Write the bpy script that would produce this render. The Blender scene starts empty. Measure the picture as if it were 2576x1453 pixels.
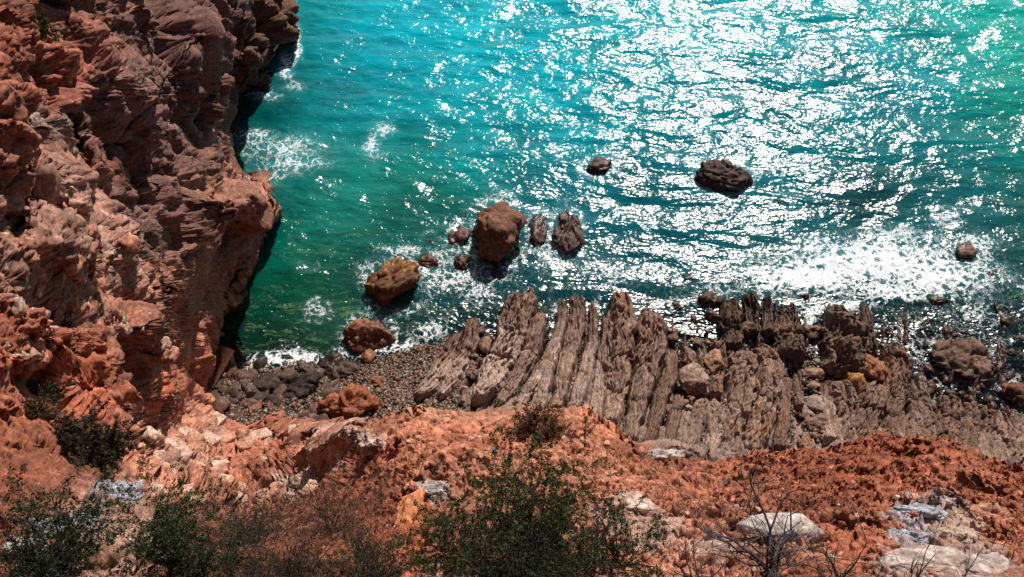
import bpy, math, random
import numpy as np
from mathutils import Vector
random.seed(7); rng = np.random.default_rng(7)
C = bpy.context.scene
F32 = np.float32

# ------------------------------------------------------------------ camera, sky, sun
W0, H0, FPX = 2576.0, 1453.0, 2143.0
PITCH = math.radians(57.0); CAMZ = 45.0
SUN_EL, SUN_AZ = math.radians(41.0), math.radians(18.0)      # azimuth measured from +Y towards +X
cam = bpy.data.cameras.new('camera'); co = bpy.data.objects.new('camera', cam); C.collection.objects.link(co)
co.location = (0, 0, CAMZ); co.rotation_euler = (math.pi/2 - PITCH, 0, 0)
cam.sensor_width = 36; cam.angle = 2*math.atan(W0/2/FPX); cam.clip_start = 0.1; cam.clip_end = 3000
C.camera = co
w = bpy.data.worlds.new('World'); C.world = w; w.use_nodes = True
nt = w.node_tree; sky = nt.nodes.new('ShaderNodeTexSky'); sky.sky_type = 'NISHITA'; sky.sun_disc = False
sky.sun_elevation = SUN_EL; sky.sun_rotation = SUN_AZ
nt.links.new(sky.outputs[0], nt.nodes['Background'].inputs[0]); nt.nodes['Background'].inputs[1].default_value = 0.05
sl = bpy.data.lights.new('sun', 'SUN'); sl.energy = 5.0; sl.angle = math.radians(0.5); sl.color = (1, 0.93, 0.84)
so = bpy.data.objects.new('sun', sl); C.collection.objects.link(so)
sd = Vector((math.sin(SUN_AZ)*math.cos(SUN_EL), math.cos(SUN_AZ)*math.cos(SUN_EL), math.sin(SUN_EL)))
so.rotation_euler = sd.to_track_quat('Z', 'Y').to_euler(); so.location = sd*100
C.view_settings.view_transform = 'Standard'; C.view_settings.look = 'None'
C.view_settings.exposure = 0.22; C.view_settings.gamma = 1
C.cycles.max_bounces = 6; C.cycles.diffuse_bounces = 1; C.cycles.transparent_max_bounces = 16
C.cycles.caustics_reflective = False; C.cycles.caustics_refractive = False

# ------------------------------------------------------------------ numpy helpers
FWD = np.array([0, math.cos(PITCH), -math.sin(PITCH)]); UPV = np.array([0, math.sin(PITCH), math.cos(PITCH)])
def ray(px, py):
    px = np.asarray(px, float); py = np.asarray(py, float)
    d = (px-W0/2)[..., None]*np.array([1., 0, 0]) + (H0/2-py)[..., None]*UPV + FPX*FWD
    return d/np.linalg.norm(d, axis=-1, keepdims=True)
def atz(px, py, z=0.0):                          # world point at height z seen at that place of the photo
    d = ray(px, py); t = (np.asarray(z)-CAMZ)/d[..., 2]
    return d*t[..., None] + np.array([0, 0, CAMZ])
def px_of(p):
    q = p-np.array([0, 0, CAMZ]); f = q@FWD
    return W0/2+FPX*q[..., 0]/f, H0/2-FPX*(q@UPV)/f
def hsh(ix, iy, iz, seed):
    h = (ix.astype(np.uint32)*np.uint32(374761393) + iy.astype(np.uint32)*np.uint32(668265263)
         + iz.astype(np.uint32)*np.uint32(2147483647) + np.uint32((seed*1274126177) & 0xffffffff))
    h ^= h >> np.uint32(13); h *= np.uint32(1274126177); h ^= h >> np.uint32(16)
    h *= np.uint32(2246822519); h ^= h >> np.uint32(13)
    return h
def u01(h, k):
    h = h*np.uint32(2654435761) + np.uint32((k*40503*65537) & 0xffffffff); h ^= h >> np.uint32(15)
    h *= np.uint32(2246822519); h ^= h >> np.uint32(14)
    return (h & np.uint32(0xffffff)).astype(F32)/F32(16777216)
def perlin(p, seed=0):
    p = p.astype(F32); i = np.floor(p); f = p-i; i = i.astype(np.int32)
    s = f*f*f*(f*(f*6-15)+10); out = np.zeros(len(p), F32)
    for dx in (0, 1):
        wx = s[:, 0] if dx else 1-s[:, 0]
        for dy in (0, 1):
            wy = s[:, 1] if dy else 1-s[:, 1]
            for dz in (0, 1):
                wz = s[:, 2] if dz else 1-s[:, 2]
                h = hsh(i[:, 0]+dx, i[:, 1]+dy, i[:, 2]+dz, seed)
                g = (u01(h, 1)*2-1)*(f[:, 0]-dx)+(u01(h, 2)*2-1)*(f[:, 1]-dy)+(u01(h, 3)*2-1)*(f[:, 2]-dz)
                out += g*wx*wy*wz
    return out
def fbm(p, seed=0, o=4):
    r = 0; a = 1.0
    for k in range(o):
        r = r + perlin(p*(2.03**k)+k*7.3, seed+k)*a; a *= .5
    return r
def facet(p, seed=0, jit=.95, full=False):
    """3D voronoi: returns blocky height (random level and tilt per cell), crack distance, cell random"""
    p = p.astype(F32); i = np.floor(p).astype(np.int32); n = len(p)
    b1 = np.full(n, 9, F32); b2 = np.full(n, 9, F32); hb = np.zeros(n, np.uint32); off = np.zeros((n, 3), F32)
    for dx in (-1, 0, 1):
        for dy in (-1, 0, 1):
            for dz in (-1, 0, 1):
                a0 = i[:, 0]+dx; a1 = i[:, 1]+dy; a2 = i[:, 2]+dz
                h = hsh(a0, a1, a2, seed)
                x = p[:, 0]-(a0+.5+(u01(h, 1)-.5)*jit); y = p[:, 1]-(a1+.5+(u01(h, 2)-.5)*jit); z = p[:, 2]-(a2+.5+(u01(h, 3)-.5)*jit)
                d = x*x+y*y+z*z; m = d < b1
                b2 = np.where(m, b1, np.minimum(b2, d)); b1 = np.where(m, d, b1); hb = np.where(m, h, hb)
                off[m, 0] = x[m]; off[m, 1] = y[m]; off[m, 2] = z[m]
    lev = u01(hb, 4)-.5
    tilt = (u01(hb, 5)-.5)*off[:, 0]+(u01(hb, 6)-.5)*off[:, 1]+(u01(hb, 7)-.5)*off[:, 2]
    f1 = np.sqrt(b1)
    if full: return lev, tilt, f1, np.sqrt(b2)-f1, u01(hb, 8)
    return (lev+tilt*1.6)*(.25+.75*sstep(0, .22, np.sqrt(b2)-f1)), np.sqrt(b2)-f1, u01(hb, 8)
def sstep(a, b, x): t = np.clip((x-a)/(b-a), 0, 1); return t*t*(3-2*t)
class RBF:
    def __init__(s, pts, val, c=50.):
        s.p = np.array(pts, float); s.c = c; d = np.linalg.norm(s.p[:, None]-s.p[None], axis=-1)
        n = len(pts); A = np.ones((n+1, n+1)); A[:n, :n] = np.sqrt(d*d+c*c); A[n, n] = 0
        v = np.array(val, float); v = v.reshape(n, -1); s.w = np.linalg.solve(A, np.vstack([v, np.zeros((1, v.shape[1]))]))
    def __call__(s, q):
        q = np.asarray(q, float); out = np.zeros((len(q), s.w.shape[1]))+s.w[-1]
        for k in range(len(s.p)):
            out += np.sqrt(((q-s.p[k])**2).sum(-1)+s.c**2)[:, None]*s.w[k]
        return out

# ------------------------------------------------------------------ object helpers
def mesh_np(name, V, Fq, mat, parent=None, smooth=False, attrs=None, link=True):
    me = bpy.data.meshes.new(name); V = np.asarray(V, F32); Fq = np.asarray(Fq, np.int32); k = Fq.shape[1]
    me.vertices.add(len(V)); me.vertices.foreach_set('co', V.ravel())
    me.loops.add(Fq.size); me.loops.foreach_set('vertex_index', Fq.ravel())
    me.polygons.add(len(Fq)); me.polygons.foreach_set('loop_start', np.arange(0, Fq.size, k, dtype=np.int32))
    me.polygons.foreach_set('loop_total', np.full(len(Fq), k, np.int32))
    me.update(calc_edges=True)
    if smooth: me.polygons.foreach_set('use_smooth', np.ones(len(Fq), bool))
    for an, av in (attrs or {}).items():
        av = np.asarray(av, F32)
        if av.ndim == 2:
            a = me.attributes.new(an, 'FLOAT_COLOR', 'POINT'); a.data.foreach_set('color', np.c_[av, np.ones(len(av))].astype(F32).ravel())
        else:
            a = me.attributes.new(an, 'FLOAT', 'POINT'); a.data.foreach_set('value', av)
    me.materials.append(mat); o = bpy.data.objects.new(name, me)
    if link: C.collection.objects.link(o)
    if parent is not None: o.parent = parent
    return o
def grid_faces(nu, nv):
    a = np.arange(nu*nv).reshape(nu, nv)
    return np.stack([a[:-1, :-1], a[1:, :-1], a[1:, 1:], a[:-1, 1:]], -1).reshape(-1, 4)
def tag(o, label, cat, group=None):
    o['label'] = label; o['category'] = cat
    if group: o['group'] = group
    return o
def empty(name, loc, label, cat, group=None):
    o = bpy.data.objects.new(name, None); C.collection.objects.link(o); o.location = loc; o.empty_display_size = .2
    return tag(o, label, cat, group)
class NT:
    def __init__(s, name):
        s.m = bpy.data.materials.new(name); s.m.use_nodes = True; s.t = s.m.node_tree; s.N = s.t.nodes; s.N.clear()
        s.out = s.N.new('ShaderNodeOutputMaterial')
    def n(s, typ, ins=None, **kw):
        a = s.N.new('ShaderNode'+typ)
        for k, v in kw.items(): setattr(a, k, v)
        for k, v in (ins or {}).items():
            if hasattr(v, 'is_output'): s.t.links.new(v, a.inputs[k])
            else: a.inputs[k].default_value = v
        return a
    def math(s, op, a, b=0.0, c=None, clamp=False):
        ins = {0: a, 1: b}
        if c is not None: ins[2] = c
        return s.n('Math', ins, operation=op, use_clamp=clamp).outputs[0]
    def mixc(s, f, a, b, bt='MIX'):
        m = s.n('Mix', data_type='RGBA', blend_type=bt)
        for i, v in ((0, f), (6, a), (7, b)):
            if hasattr(v, 'is_output'): s.t.links.new(v, m.inputs[i])
            else: m.inputs[i].default_value = v
        return m.outputs[2]
    def ramp(s, f, stops):
        r = s.n('ValToRGB', {0: f}); e = r.color_ramp.elements
        while len(e) < len(stops): e.new(.5)
        for q, (p, c) in zip(e, stops): q.position = p; q.color = (*c, 1) if len(c) == 3 else c
        return r.outputs[0]
    def pos(s): return s.n('NewGeometry').outputs['Position']
    def noise(s, sc, det=5, rough=.6, vec=None, dist=0.):
        return s.n('TexNoise', {'Vector': vec or s.pos(), 'Scale': sc, 'Detail': det, 'Roughness': rough, 'Distortion': dist}).outputs[0]
    def surf(s, sh): s.t.links.new(sh, s.out.inputs[0]); return s.m

def rock_mat(name, col=None, fine=8.0, bump=.5, rough=.85, spec=.25, dark=(.35, .3, .28), wet=None):
    t = NT(name)
    base = t.n('Attribute', attribute_name='Col').outputs[0] if col is None else col
    if col is not None: base = t.n('RGB').outputs[0]; base.default_value = (*col, 1)
    n1 = t.noise(fine, 8, .7); n2 = t.noise(fine*.17, 4, .6)
    v = t.ramp(n1, [(.33, (.34, .29, .27)), (.47, (.88, .86, .85)), (.56, (1.12, 1.13, 1.15)), (.68, (1.75, 1.85, 1.95))])
    c = t.mixc(1.0, base, v, 'MULTIPLY')
    v2 = t.ramp(n2, [(.35, (.72, .66, .62)), (.6, (1.12, 1.12, 1.12))])
    c = t.mixc(.8, c, v2, 'MULTIPLY')
    rr = rough
    if wet is not None:                       # wet rock near the sea: darker and glossier below a height
        z = t.n('SeparateXYZ', {0: t.pos()}).outputs[2]
        wz = t.math('ADD', z, t.math('MULTIPLY', t.math('SUBTRACT', n2, .5), 1.6))
        wf = t.n('MapRange', {0: wz, 1: wet-.25, 2: wet+.35, 3: 1., 4: 0.}).outputs[0]
        c = t.mixc(wf, c, t.mixc(1.0, c, (.42, .36, .33, 1), 'MULTIPLY'))
        rr = t.n('MapRange', {0: wf, 1: 0., 2: 1., 3: rough, 4: .3}).outputs[0]
    b = t.n('Bump', {'Strength': bump, 'Distance': .35/fine, 'Height': n1}).outputs[0]
    b = t.n('Bump', {'Strength': bump*.8, 'Distance': .08/fine, 'Height': t.noise(fine*5, 6, .7), 'Normal': b}).outputs[0]
    p = t.n('BsdfPrincipled', {'Base Color': c, 'Roughness': rr, 'Specular IOR Level': spec, 'Normal': b})
    return t.surf(p.outputs[0])

# ------------------------------------------------------------------ the cliff: one real surface from control heights
CZ = [(-350,-150,34),(-350,400,36),(-350,900,38),(-350,1400,40.3),(-350,1700,41.5),
 (0,0,30),(0,300,31),(0,500,32),(0,700,33.5),(0,900,35),(0,1100,36),(0,1300,38.2),(0,1453,39.5),(0,-150,29),
 (200,-150,23),(200,0,24),(200,250,25.5),(200,500,27),(200,700,29.5),(200,900,32),(200,1000,31.5),(200,1100,33.5),(200,1250,36.8),(200,1400,39.2),
 (400,-150,15),(400,0,16),(400,250,17.5),(400,500,18),(400,700,21.5),(400,850,25),(400,1000,25),(300,800,28),(300,950,28),
 (550,-150,8),(550,0,9),(540,150,10.5),(575,150,6.5),(560,250,7),(640,60,5),(640,150,5.5),(640,200,4),(738,0,.4),(738,-150,.4),(728,90,.3),(695,165,.3),(640,235,.3),(598,265,.2),
 (585,330,.3),(560,350,5),(650,430,.3),(600,440,5),(705,515,2.2),(690,590,1.6),(650,690,1.0),(600,790,.5),(545,875,.3),
 (640,500,7.5),(560,480,10.5),(500,430,13.5),(560,580,8.5),(500,600,13),(600,640,5),(540,720,5),(480,720,13),(470,800,14),(510,840,4.5),
 (490,870,7),(480,950,9.5),(470,1010,12),(540,930,1.0),(560,985,1.2),(610,1035,2.5),(700,1062,8.0),(750,1072,14),(800,1085,24),(420,900,21),(440,960,17),
 (450,1050,15),(520,1050,9),(600,1080,8),(560,1130,17),(680,1100,14),(420,1130,24),(500,1200,28),(600,1200,26),(640,1250,30.5),(350,1200,32.5),(700,1200,27),(760,1130,25),(800,1160,31),
 (860,1068,33),(900,1100,35),(950,1045,34.5),(1040,1020,35),(1180,1040,35.3),(1300,1032,35.3),(1480,1018,35.3),(1560,1070,35.7),(1600,1110,36),(1750,1120,36),(1900,1128,36),
 (2200,1092,35.4),(2370,1090,35.3),(2576,1170,36),(2900,1240,37),
 (700,1300,35.8),(700,1400,38.2),(1000,1200,36.6),(1000,1350,38),(1300,1130,36.4),(1300,1250,37.4),(1300,1453,39.4),(1600,1250,37.2),(1600,1400,38.8),
 (1900,1200,36.7),(1900,1300,37.8),(1900,1453,39.5),(2200,1200,36.5),(2200,1330,38),(2500,1250,36.9),(2500,1350,38),(2500,1453,39.4),(350,1350,38.3),
 (200,1700,41.5),(900,1700,41.3),(1600,1700,41.3),(2300,1700,41.5),(2900,1700,42),(2900,1453,39.6),(3900,1440,39.0),(3900,1700,42.3),(3400,1350,38),(3400,1700,42.2),(-700,-150,36.5),(-700,500,38.5),(-700,1100,40),(-700,1700,42)]
cz = np.array(CZ, float)
_d = np.linalg.norm(atz(cz[:, 0], cz[:, 1], cz[:, 2])-np.array([0, 0, CAMZ]), axis=1)
DEPTH = RBF(cz[:, :2], np.log(_d), 35.)
# hollows and bulges of the cliff (x, y, rx, ry, push away in metres)
DENT = [(170,960,90,45,1.6),(400,905,55,75,2.2),(350,1040,70,30,1.6),(60,960,60,40,.9),(330,800,60,60,-1.2),(180,800,110,60,-1.4),(60,720,80,60,-.8),
 (400,640,60,70,1.4),(250,330,30,70,1.3),(310,440,25,80,1.1),(440,120,60,40,1.6),(600,240,40,25,.8),(350,560,28,50,1.6),(440,770,24,45,1.4),(150,430,70,50,-1.2),(280,640,40,50,-1.2),(100,300,60,60,.8),(520,180,30,60,1.2),(300,100,30,60,1.2),(690,350,1,1,0),(470,560,30,90,1.5),(60,200,60,40,.9),
 (500,300,30,60,1.0),(380,330,40,60,-1.1),(290,180,50,50,-1.2),(150,620,80,40,-.9),(420,780,30,60,-1.0),(600,1165,50,35,.9),(640,1210,40,30,.7),
 (205,300,28,45,-1.0),(30,560,40,60,.7),(230,1000,60,40,1.2),(120,1080,60,40,-.5),(520,380,40,40,-1.0)]
def base_pt(px, py):
    px = np.asarray(px, float).ravel(); py = np.asarray(py, float).ravel()
    d = np.exp(DEPTH(np.c_[px, py])[:, 0])
    for x, y, rx, ry, a in DENT: d = d+a*np.exp(-(((px-x)/rx)**2+((py-y)/ry)**2)**1.5)
    return ray(px, py)*d[:, None]+np.array([0, 0, CAMZ])
def surf_pt(px, py): return base_pt([px], [py])[0]
def surf_n(px, py):
    a = base_pt([px-14, px+14, px, px], [py, py, py-14, py+14]); n = np.cross(a[1]-a[0], a[2]-a[3]); n /= np.linalg.norm(n)
    return n if np.dot(n, np.array([0, 0, CAMZ])-a[0]) > 0 else -n

PAIR = [(735,-150,-700,-150),(738,0,-700,0),(728,90,-700,90),(695,165,-700,180),(640,235,-700,240),(600,262,-700,290),(582,315,-700,350),(605,355,-700,400),
 (650,430,-700,480),(705,515,-700,600),(690,590,-700,700),(650,690,-700,820),(600,790,-700,940),(545,875,-700,1060),(540,930,-700,1180),(560,985,-700,1320),
 (610,1035,-700,1500),(700,1062,-700,1700),(800,1085,-250,1700),(860,1068,150,1700),(950,1045,500,1700),(1040,1020,750,1700),(1180,1040,960,1700),
 (1300,1032,1120,1700),(1480,1018,1350,1700),(1560,1070,1460,1700),(1600,1108,1550,1700),(1700,1100,1650,1700),(1760,1120,1740,1700),(1850,1128,1840,1700),
 (2000,1122,2000,1700),(2100,1112,2100,1700),(2200,1092,2200,1700),(2370,1090,2370,1700),(2450,1122,2450,1700),(2576,1170,2576,1700),(2700,1205,2700,1700),(2900,1240,2900,1700),(3300,1330,3300,1700),(3900,1440,3900,1700)]
def mask_blobs(px, py, L):
    m = np.zeros(len(px))
    for x, y, rx, ry in L: m = np.maximum(m, np.exp(-((px-x)/rx)**2-((py-y)/ry)**2))
    return m
def normals_grid(P, nu, nv):
    G = P.reshape(nu, nv, 3); a = np.gradient(G, axis=0); b = np.gradient(G, axis=1); n = np.cross(a, b).reshape(-1, 3)
    n /= np.linalg.norm(n, axis=1, keepdims=True)+1e-9
    s = np.sign((n*(np.array([0, 0, CAMZ])-P)).sum(1)); 
    return n
ZONE = [  # where (photo place of the vertex), linear albedo with some light and shade painted in, radius
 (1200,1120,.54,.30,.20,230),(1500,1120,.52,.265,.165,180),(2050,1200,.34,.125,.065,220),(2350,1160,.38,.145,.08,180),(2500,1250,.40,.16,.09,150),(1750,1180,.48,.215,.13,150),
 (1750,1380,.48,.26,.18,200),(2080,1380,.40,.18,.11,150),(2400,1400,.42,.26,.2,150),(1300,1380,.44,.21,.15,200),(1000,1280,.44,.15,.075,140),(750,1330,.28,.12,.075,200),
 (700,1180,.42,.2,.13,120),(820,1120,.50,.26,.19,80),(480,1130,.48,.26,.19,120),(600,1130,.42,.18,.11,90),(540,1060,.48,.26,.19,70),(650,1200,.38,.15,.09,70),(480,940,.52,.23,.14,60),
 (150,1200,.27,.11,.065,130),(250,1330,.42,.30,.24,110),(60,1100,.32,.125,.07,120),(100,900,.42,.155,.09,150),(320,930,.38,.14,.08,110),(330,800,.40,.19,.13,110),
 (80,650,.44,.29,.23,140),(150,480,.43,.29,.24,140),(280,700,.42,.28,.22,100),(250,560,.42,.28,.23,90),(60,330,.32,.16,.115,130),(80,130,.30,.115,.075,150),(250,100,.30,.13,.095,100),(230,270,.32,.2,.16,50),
 (380,200,.24,.155,.14,120),(480,100,.19,.115,.105,110),(480,330,.21,.13,.118,110),(330,430,.20,.08,.06,80),(380,560,.19,.135,.13,90),(540,330,.20,.105,.085,80),(300,40,.22,.12,.10,80),(430,420,.2,.13,.12,80),(590,270,.24,.11,.08,50),  # purplish far face, painted darker for turning away from the sun
 (640,90,.14,.075,.05,90),(700,100,.13,.085,.05,60),(620,200,.10,.06,.05,70),(640,450,.42,.24,.17,60),(560,480,.36,.20,.145,80),(620,600,.30,.17,.125,90),(500,720,.34,.185,.13,90),  # seaward slab: sunlit top edge and shaded lower face put into the colour
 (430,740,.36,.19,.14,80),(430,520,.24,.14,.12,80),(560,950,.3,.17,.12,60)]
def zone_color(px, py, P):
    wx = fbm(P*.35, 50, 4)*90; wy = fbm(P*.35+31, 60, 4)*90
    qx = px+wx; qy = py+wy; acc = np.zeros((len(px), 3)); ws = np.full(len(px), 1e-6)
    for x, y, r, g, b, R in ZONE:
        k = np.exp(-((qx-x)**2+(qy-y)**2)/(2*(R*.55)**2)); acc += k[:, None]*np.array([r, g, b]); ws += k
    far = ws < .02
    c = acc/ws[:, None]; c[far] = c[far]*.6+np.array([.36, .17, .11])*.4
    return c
PATCH = [(2330,1270,110,45,.38,.39,.43),(2420,1300,70,40,.46,.38,.34),(2340,1400,150,60,.42,.35,.30),(2480,1400,90,60,.42,.36,.33),(2290,1340,70,30,.38,.39,.45),(1640,1290,90,60,.50,.40,.34),
 (1780,1345,110,26,.52,.42,.36),(1700,1118,80,22,.36,.31,.29),(1830,1122,70,12,.34,.30,.28),(880,1095,90,30,.52,.42,.37),(800,1160,60,30,.55,.48,.45),(740,1200,60,26,.5,.42,.36),(290,1250,90,32,.38,.39,.43),(170,1310,110,26,.36,.38,.44),
 (480,1130,60,34,.42,.29,.23),(540,1075,50,24,.48,.33,.26),(1090,1235,60,22,.52,.46,.42),(1560,1290,80,40,.5,.38,.31),(1130,1440,90,30,.45,.33,.27),(205,300,26,40,.30,.24,.20),(1040,1300,40,80,.52,.20,.09),(1950,1350,140,35,.46,.27,.2)]
def build_cliff():
    pr = np.array(PAIR, float); seg = np.linalg.norm(np.diff(pr[:, :2], axis=0), axis=1)+.3*np.linalg.norm(np.diff(pr[:, 2:], axis=0), axis=1)
    s = np.r_[0, np.cumsum(seg)]; nu, nv, nw = 1700, 480, 46
    u = np.linspace(0, s[-1], nu); S = np.c_[np.interp(u, s, pr[:, 0]), np.interp(u, s, pr[:, 1])]; O = np.c_[np.interp(u, s, pr[:, 2]), np.interp(u, s, pr[:, 3])]
    v = np.linspace(0, 1, nv)**1.06
    G = S[:, None]*(1-v[None, :, None])+O[:, None]*v[None, :, None]
    px = G[..., 0].ravel(); py = G[..., 1].ravel(); P = base_pt(px, py).reshape(nu, nv, 3)
    # behind the edge the face drops to below the sea bed
    e = P[:, 0]; hd = e[:, :2]/np.linalg.norm(e[:, :2], axis=1, keepdims=True)
    k = np.linspace(1, 0, nw, endpoint=False)**1.7; tot = e[:, 2]+4.0
    drop = k[None]*tot[:, None]; outw = .05+.17*drop+.25*np.minimum(drop, 1)
    Wp = np.empty((nu, nw, 3)); Wp[..., :2] = e[:, None, :2]+hd[:, None]*outw[..., None]; Wp[..., 2] = e[:, None, 2]-drop
    P = np.concatenate([Wp, P], 1); nvv = nv+nw
    PX = np.concatenate([np.repeat(S[:, None, 0], nw, 1), G[..., 0]], 1).ravel(); PY = np.concatenate([np.repeat(S[:, None, 1], nw, 1), G[..., 1]], 1).ravel()
    P = P.reshape(-1, 3); dist = np.linalg.norm(P-np.array([0, 0, CAMZ]), axis=1)
    sp = dist/FPX*2.6                                            # local mesh spacing
    smooth = mask_blobs(PX, PY, [(485,890,14,50),(480,960,16,50),(2080,1400,70,25)])
    reg = np.ones(len(P)); amp = (1-.85*smooth)
    ridge = sstep(900, 1080, PX)*sstep(1000, 1060, PY)*.45+sstep(1850, 2050, PX)*.3
    near = sstep(20, 11, dist)
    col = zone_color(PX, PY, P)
    # bedding frame: strata dip, so the blocks are flattened along one axis
    bx = np.array([.50, .35, .79]); bx /= np.linalg.norm(bx)
    def bed(Q, s): return Q+np.outer(Q@bx, bx)*(s-1)
    tone = np.ones(len(P)); tint = np.zeros(len(P))
    wall = mask_blobs(PX, PY, [(610,590,110,150),(555,720,75,130)])*sstep(-.5, .3, perlin(P*.25, 61)+.3)*(PY < 900)
    tW = surf_pt(520, 760)-surf_pt(640, 480); tW /= np.linalg.norm(tW); bW = np.cross(tW, surf_n(580, 620)); bW /= np.linalg.norm(bW)
    face = sstep(-.25, .25, fbm(P*.30, 63, 3)); rub = mask_blobs(PX, PY, [(520,1130,130,90),(640,1180,110,60),(350,1230,60,40),(700,1120,80,50)])
    quiet = (1-.35*face)*(1-.88*wall)*(1+.9*rub)*(1+.45*near*sstep(1000, 700, PX))
    for step, (Ls, vw) in enumerate([((7., 3.4, 1.7), .2), ((.85, .42), .45), ((.21, .11, .055, .028), .55)]):
        N = normals_grid(P, nu, nvv); N *= np.sign((N*(np.array([0, 0, CAMZ])-P)).sum(1).mean())
        V = np.array([0, 0, CAMZ])-P; V /= np.linalg.norm(V, axis=1, keepdims=True); nvd = np.abs((N*V).sum(1))
        N = N+V*vw; N /= np.linalg.norm(N, axis=1, keepdims=True)
        graze = .35+.65*sstep(.08, .5, nvd); D = np.zeros(len(P))
        for L in Ls:
            fade = sstep(1.8, 4.0, L/sp)*np.where(L > 1., 1-.9*near, np.where(L > .4, 1-.55*near, 1))
            if fade.max() <= 0: continue
            Q = P/L; wq = Q+np.c_[perlin(Q*1.3, 90), perlin(Q*1.3+9, 91), perlin(Q*1.3+5, 92)]*.18
            lev, tl, f1, cr, r = facet(bed(wq, 1.35), int(L*100), full=True)
            k = {7.: 1.0, 3.4: 1.15, 1.7: 1.15}.get(L, 1.2)
            if L < 1.2 and L > .15: k = k*quiet
            if L > 1.2: k = k*1.25*(1-.85*wall)
            we = sstep(0, .32, cr); k = k*(1-.12*near if L > .15 else 1+.35*near)*(1.4 if L < .5 else 1)
            D += fade*amp*L*k*((lev*.30+tl*.62)*we-(.12+.14*(L > 1.2))*np.exp(-cr*(11 if L < 1.2 else 8))+.03*(.45-f1*f1))*graze
            D += fade*amp*L*k*.10*(np.abs(perlin(bed(Q, 1.2)*1.7, int(L*77)))*-2+.4)*graze
            if L < 4: tone += fade*(r-.5)*.34
            if .1 < L < 2: tint += fade*(u01((r*1e6).astype(np.uint32), 2)-.5)
        P = P+N*D[:, None]
    # slanted strata of the seaward slab
    N = normals_grid(P, nu, nvv); N *= np.sign((N*(np.array([0, 0, CAMZ])-P)).sum(1).mean())
    for fq, am in ((.6, .34), (1.9, .15), (5., .05)):
        sw = (P@bW)*fq+fbm(P*.35, 27, 3)*.7*fq; fr = sw-np.floor(sw); P = P+N*(wall*am*(fr*sstep(1., .85, fr)-.5))[:, None]
    # leaning beds of the right hand ridge
    N = normals_grid(P, nu, nvv); N *= np.sign((N*(np.array([0, 0, CAMZ])-P)).sum(1).mean())
    bd = np.array([-.45, .35, 1.]); rm = sstep(1650, 2000, PX)*sstep(1400, 1250, PY)*near
    sw = (P@bd)*4.5+fbm(P*1.1, 17, 3)*1.6; fr = sw-np.floor(sw); P = P+N*(rm*(.07*fr*(.4+.6*sstep(-.1, .3, perlin(P*1.5, 19)))-.03))[:, None]
    # thin pale strata faces / ledges
    st = perlin(np.c_[P@bx*5.5+perlin(P*.6, 5)*2, P[:, 0]*.2, P[:, 1]*.2], 8)
    col = col*np.clip(tone+st*.22, .45, 1.7)[:, None]
    g = col.mean(1, keepdims=True); pale = sstep(.45, 1.0, tint+fbm(P*.5, 33, 3)*1.2)[:, None]
    col = col*(1-pale*.42)+np.array([.50, .40, .34])*g*2.0*pale*.42
    rust = sstep(.2, .7, fbm(P*.45+77, 44, 4)+.15)[:, None]; col = col*(1-rust*.35)+col*np.array([1.15, .72, .55])*rust*.35
    wn = fbm(P*1.3, 71, 4)+fbm(P*6, 73, 3)*.5; 
    for x, y, rx, ry, cr_, cg_, cb_ in PATCH:
        k = 1-((PX-x)/rx)**2-((PY-y)/ry)**2+wn*1.6; k = sstep(0., .35, k)*(k > 0); kk = k[:, None]
        col = col*(1-kk)+np.array([cr_, cg_, cb_])*np.clip(.55+.45*tone, .4, 1.5)[:, None]*kk
    soil = sstep(-.1, .35, fbm(P*1.1+40, 75, 4))*near; col = col*(1-soil[:, None]*.5)+np.array([.26, .115, .068])*soil[:, None]*.5
    spk = sstep(.36, .6, perlin(P*9, 81)+perlin(P*21, 82)*.6)*near; col = col*(1-spk[:, None]*.6)+np.array([.62, .5, .42])*spk[:, None]*.6
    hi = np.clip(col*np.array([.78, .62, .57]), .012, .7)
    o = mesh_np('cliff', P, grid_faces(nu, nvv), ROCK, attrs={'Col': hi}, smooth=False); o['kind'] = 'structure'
    return P, PX, PY

ROCK = rock_mat('cliff_rock', fine=9, bump=.55, wet=.55)
CP, CPX, CPY = build_cliff()
def on_cliff(px, py):
    """nearest real vertex of the displaced cliff at that place"""
    i = np.argmin((CPX-px)**2+(CPY-py)**2+1e6*((CPX-CPX)!=0)); return CP[i].copy()

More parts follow.
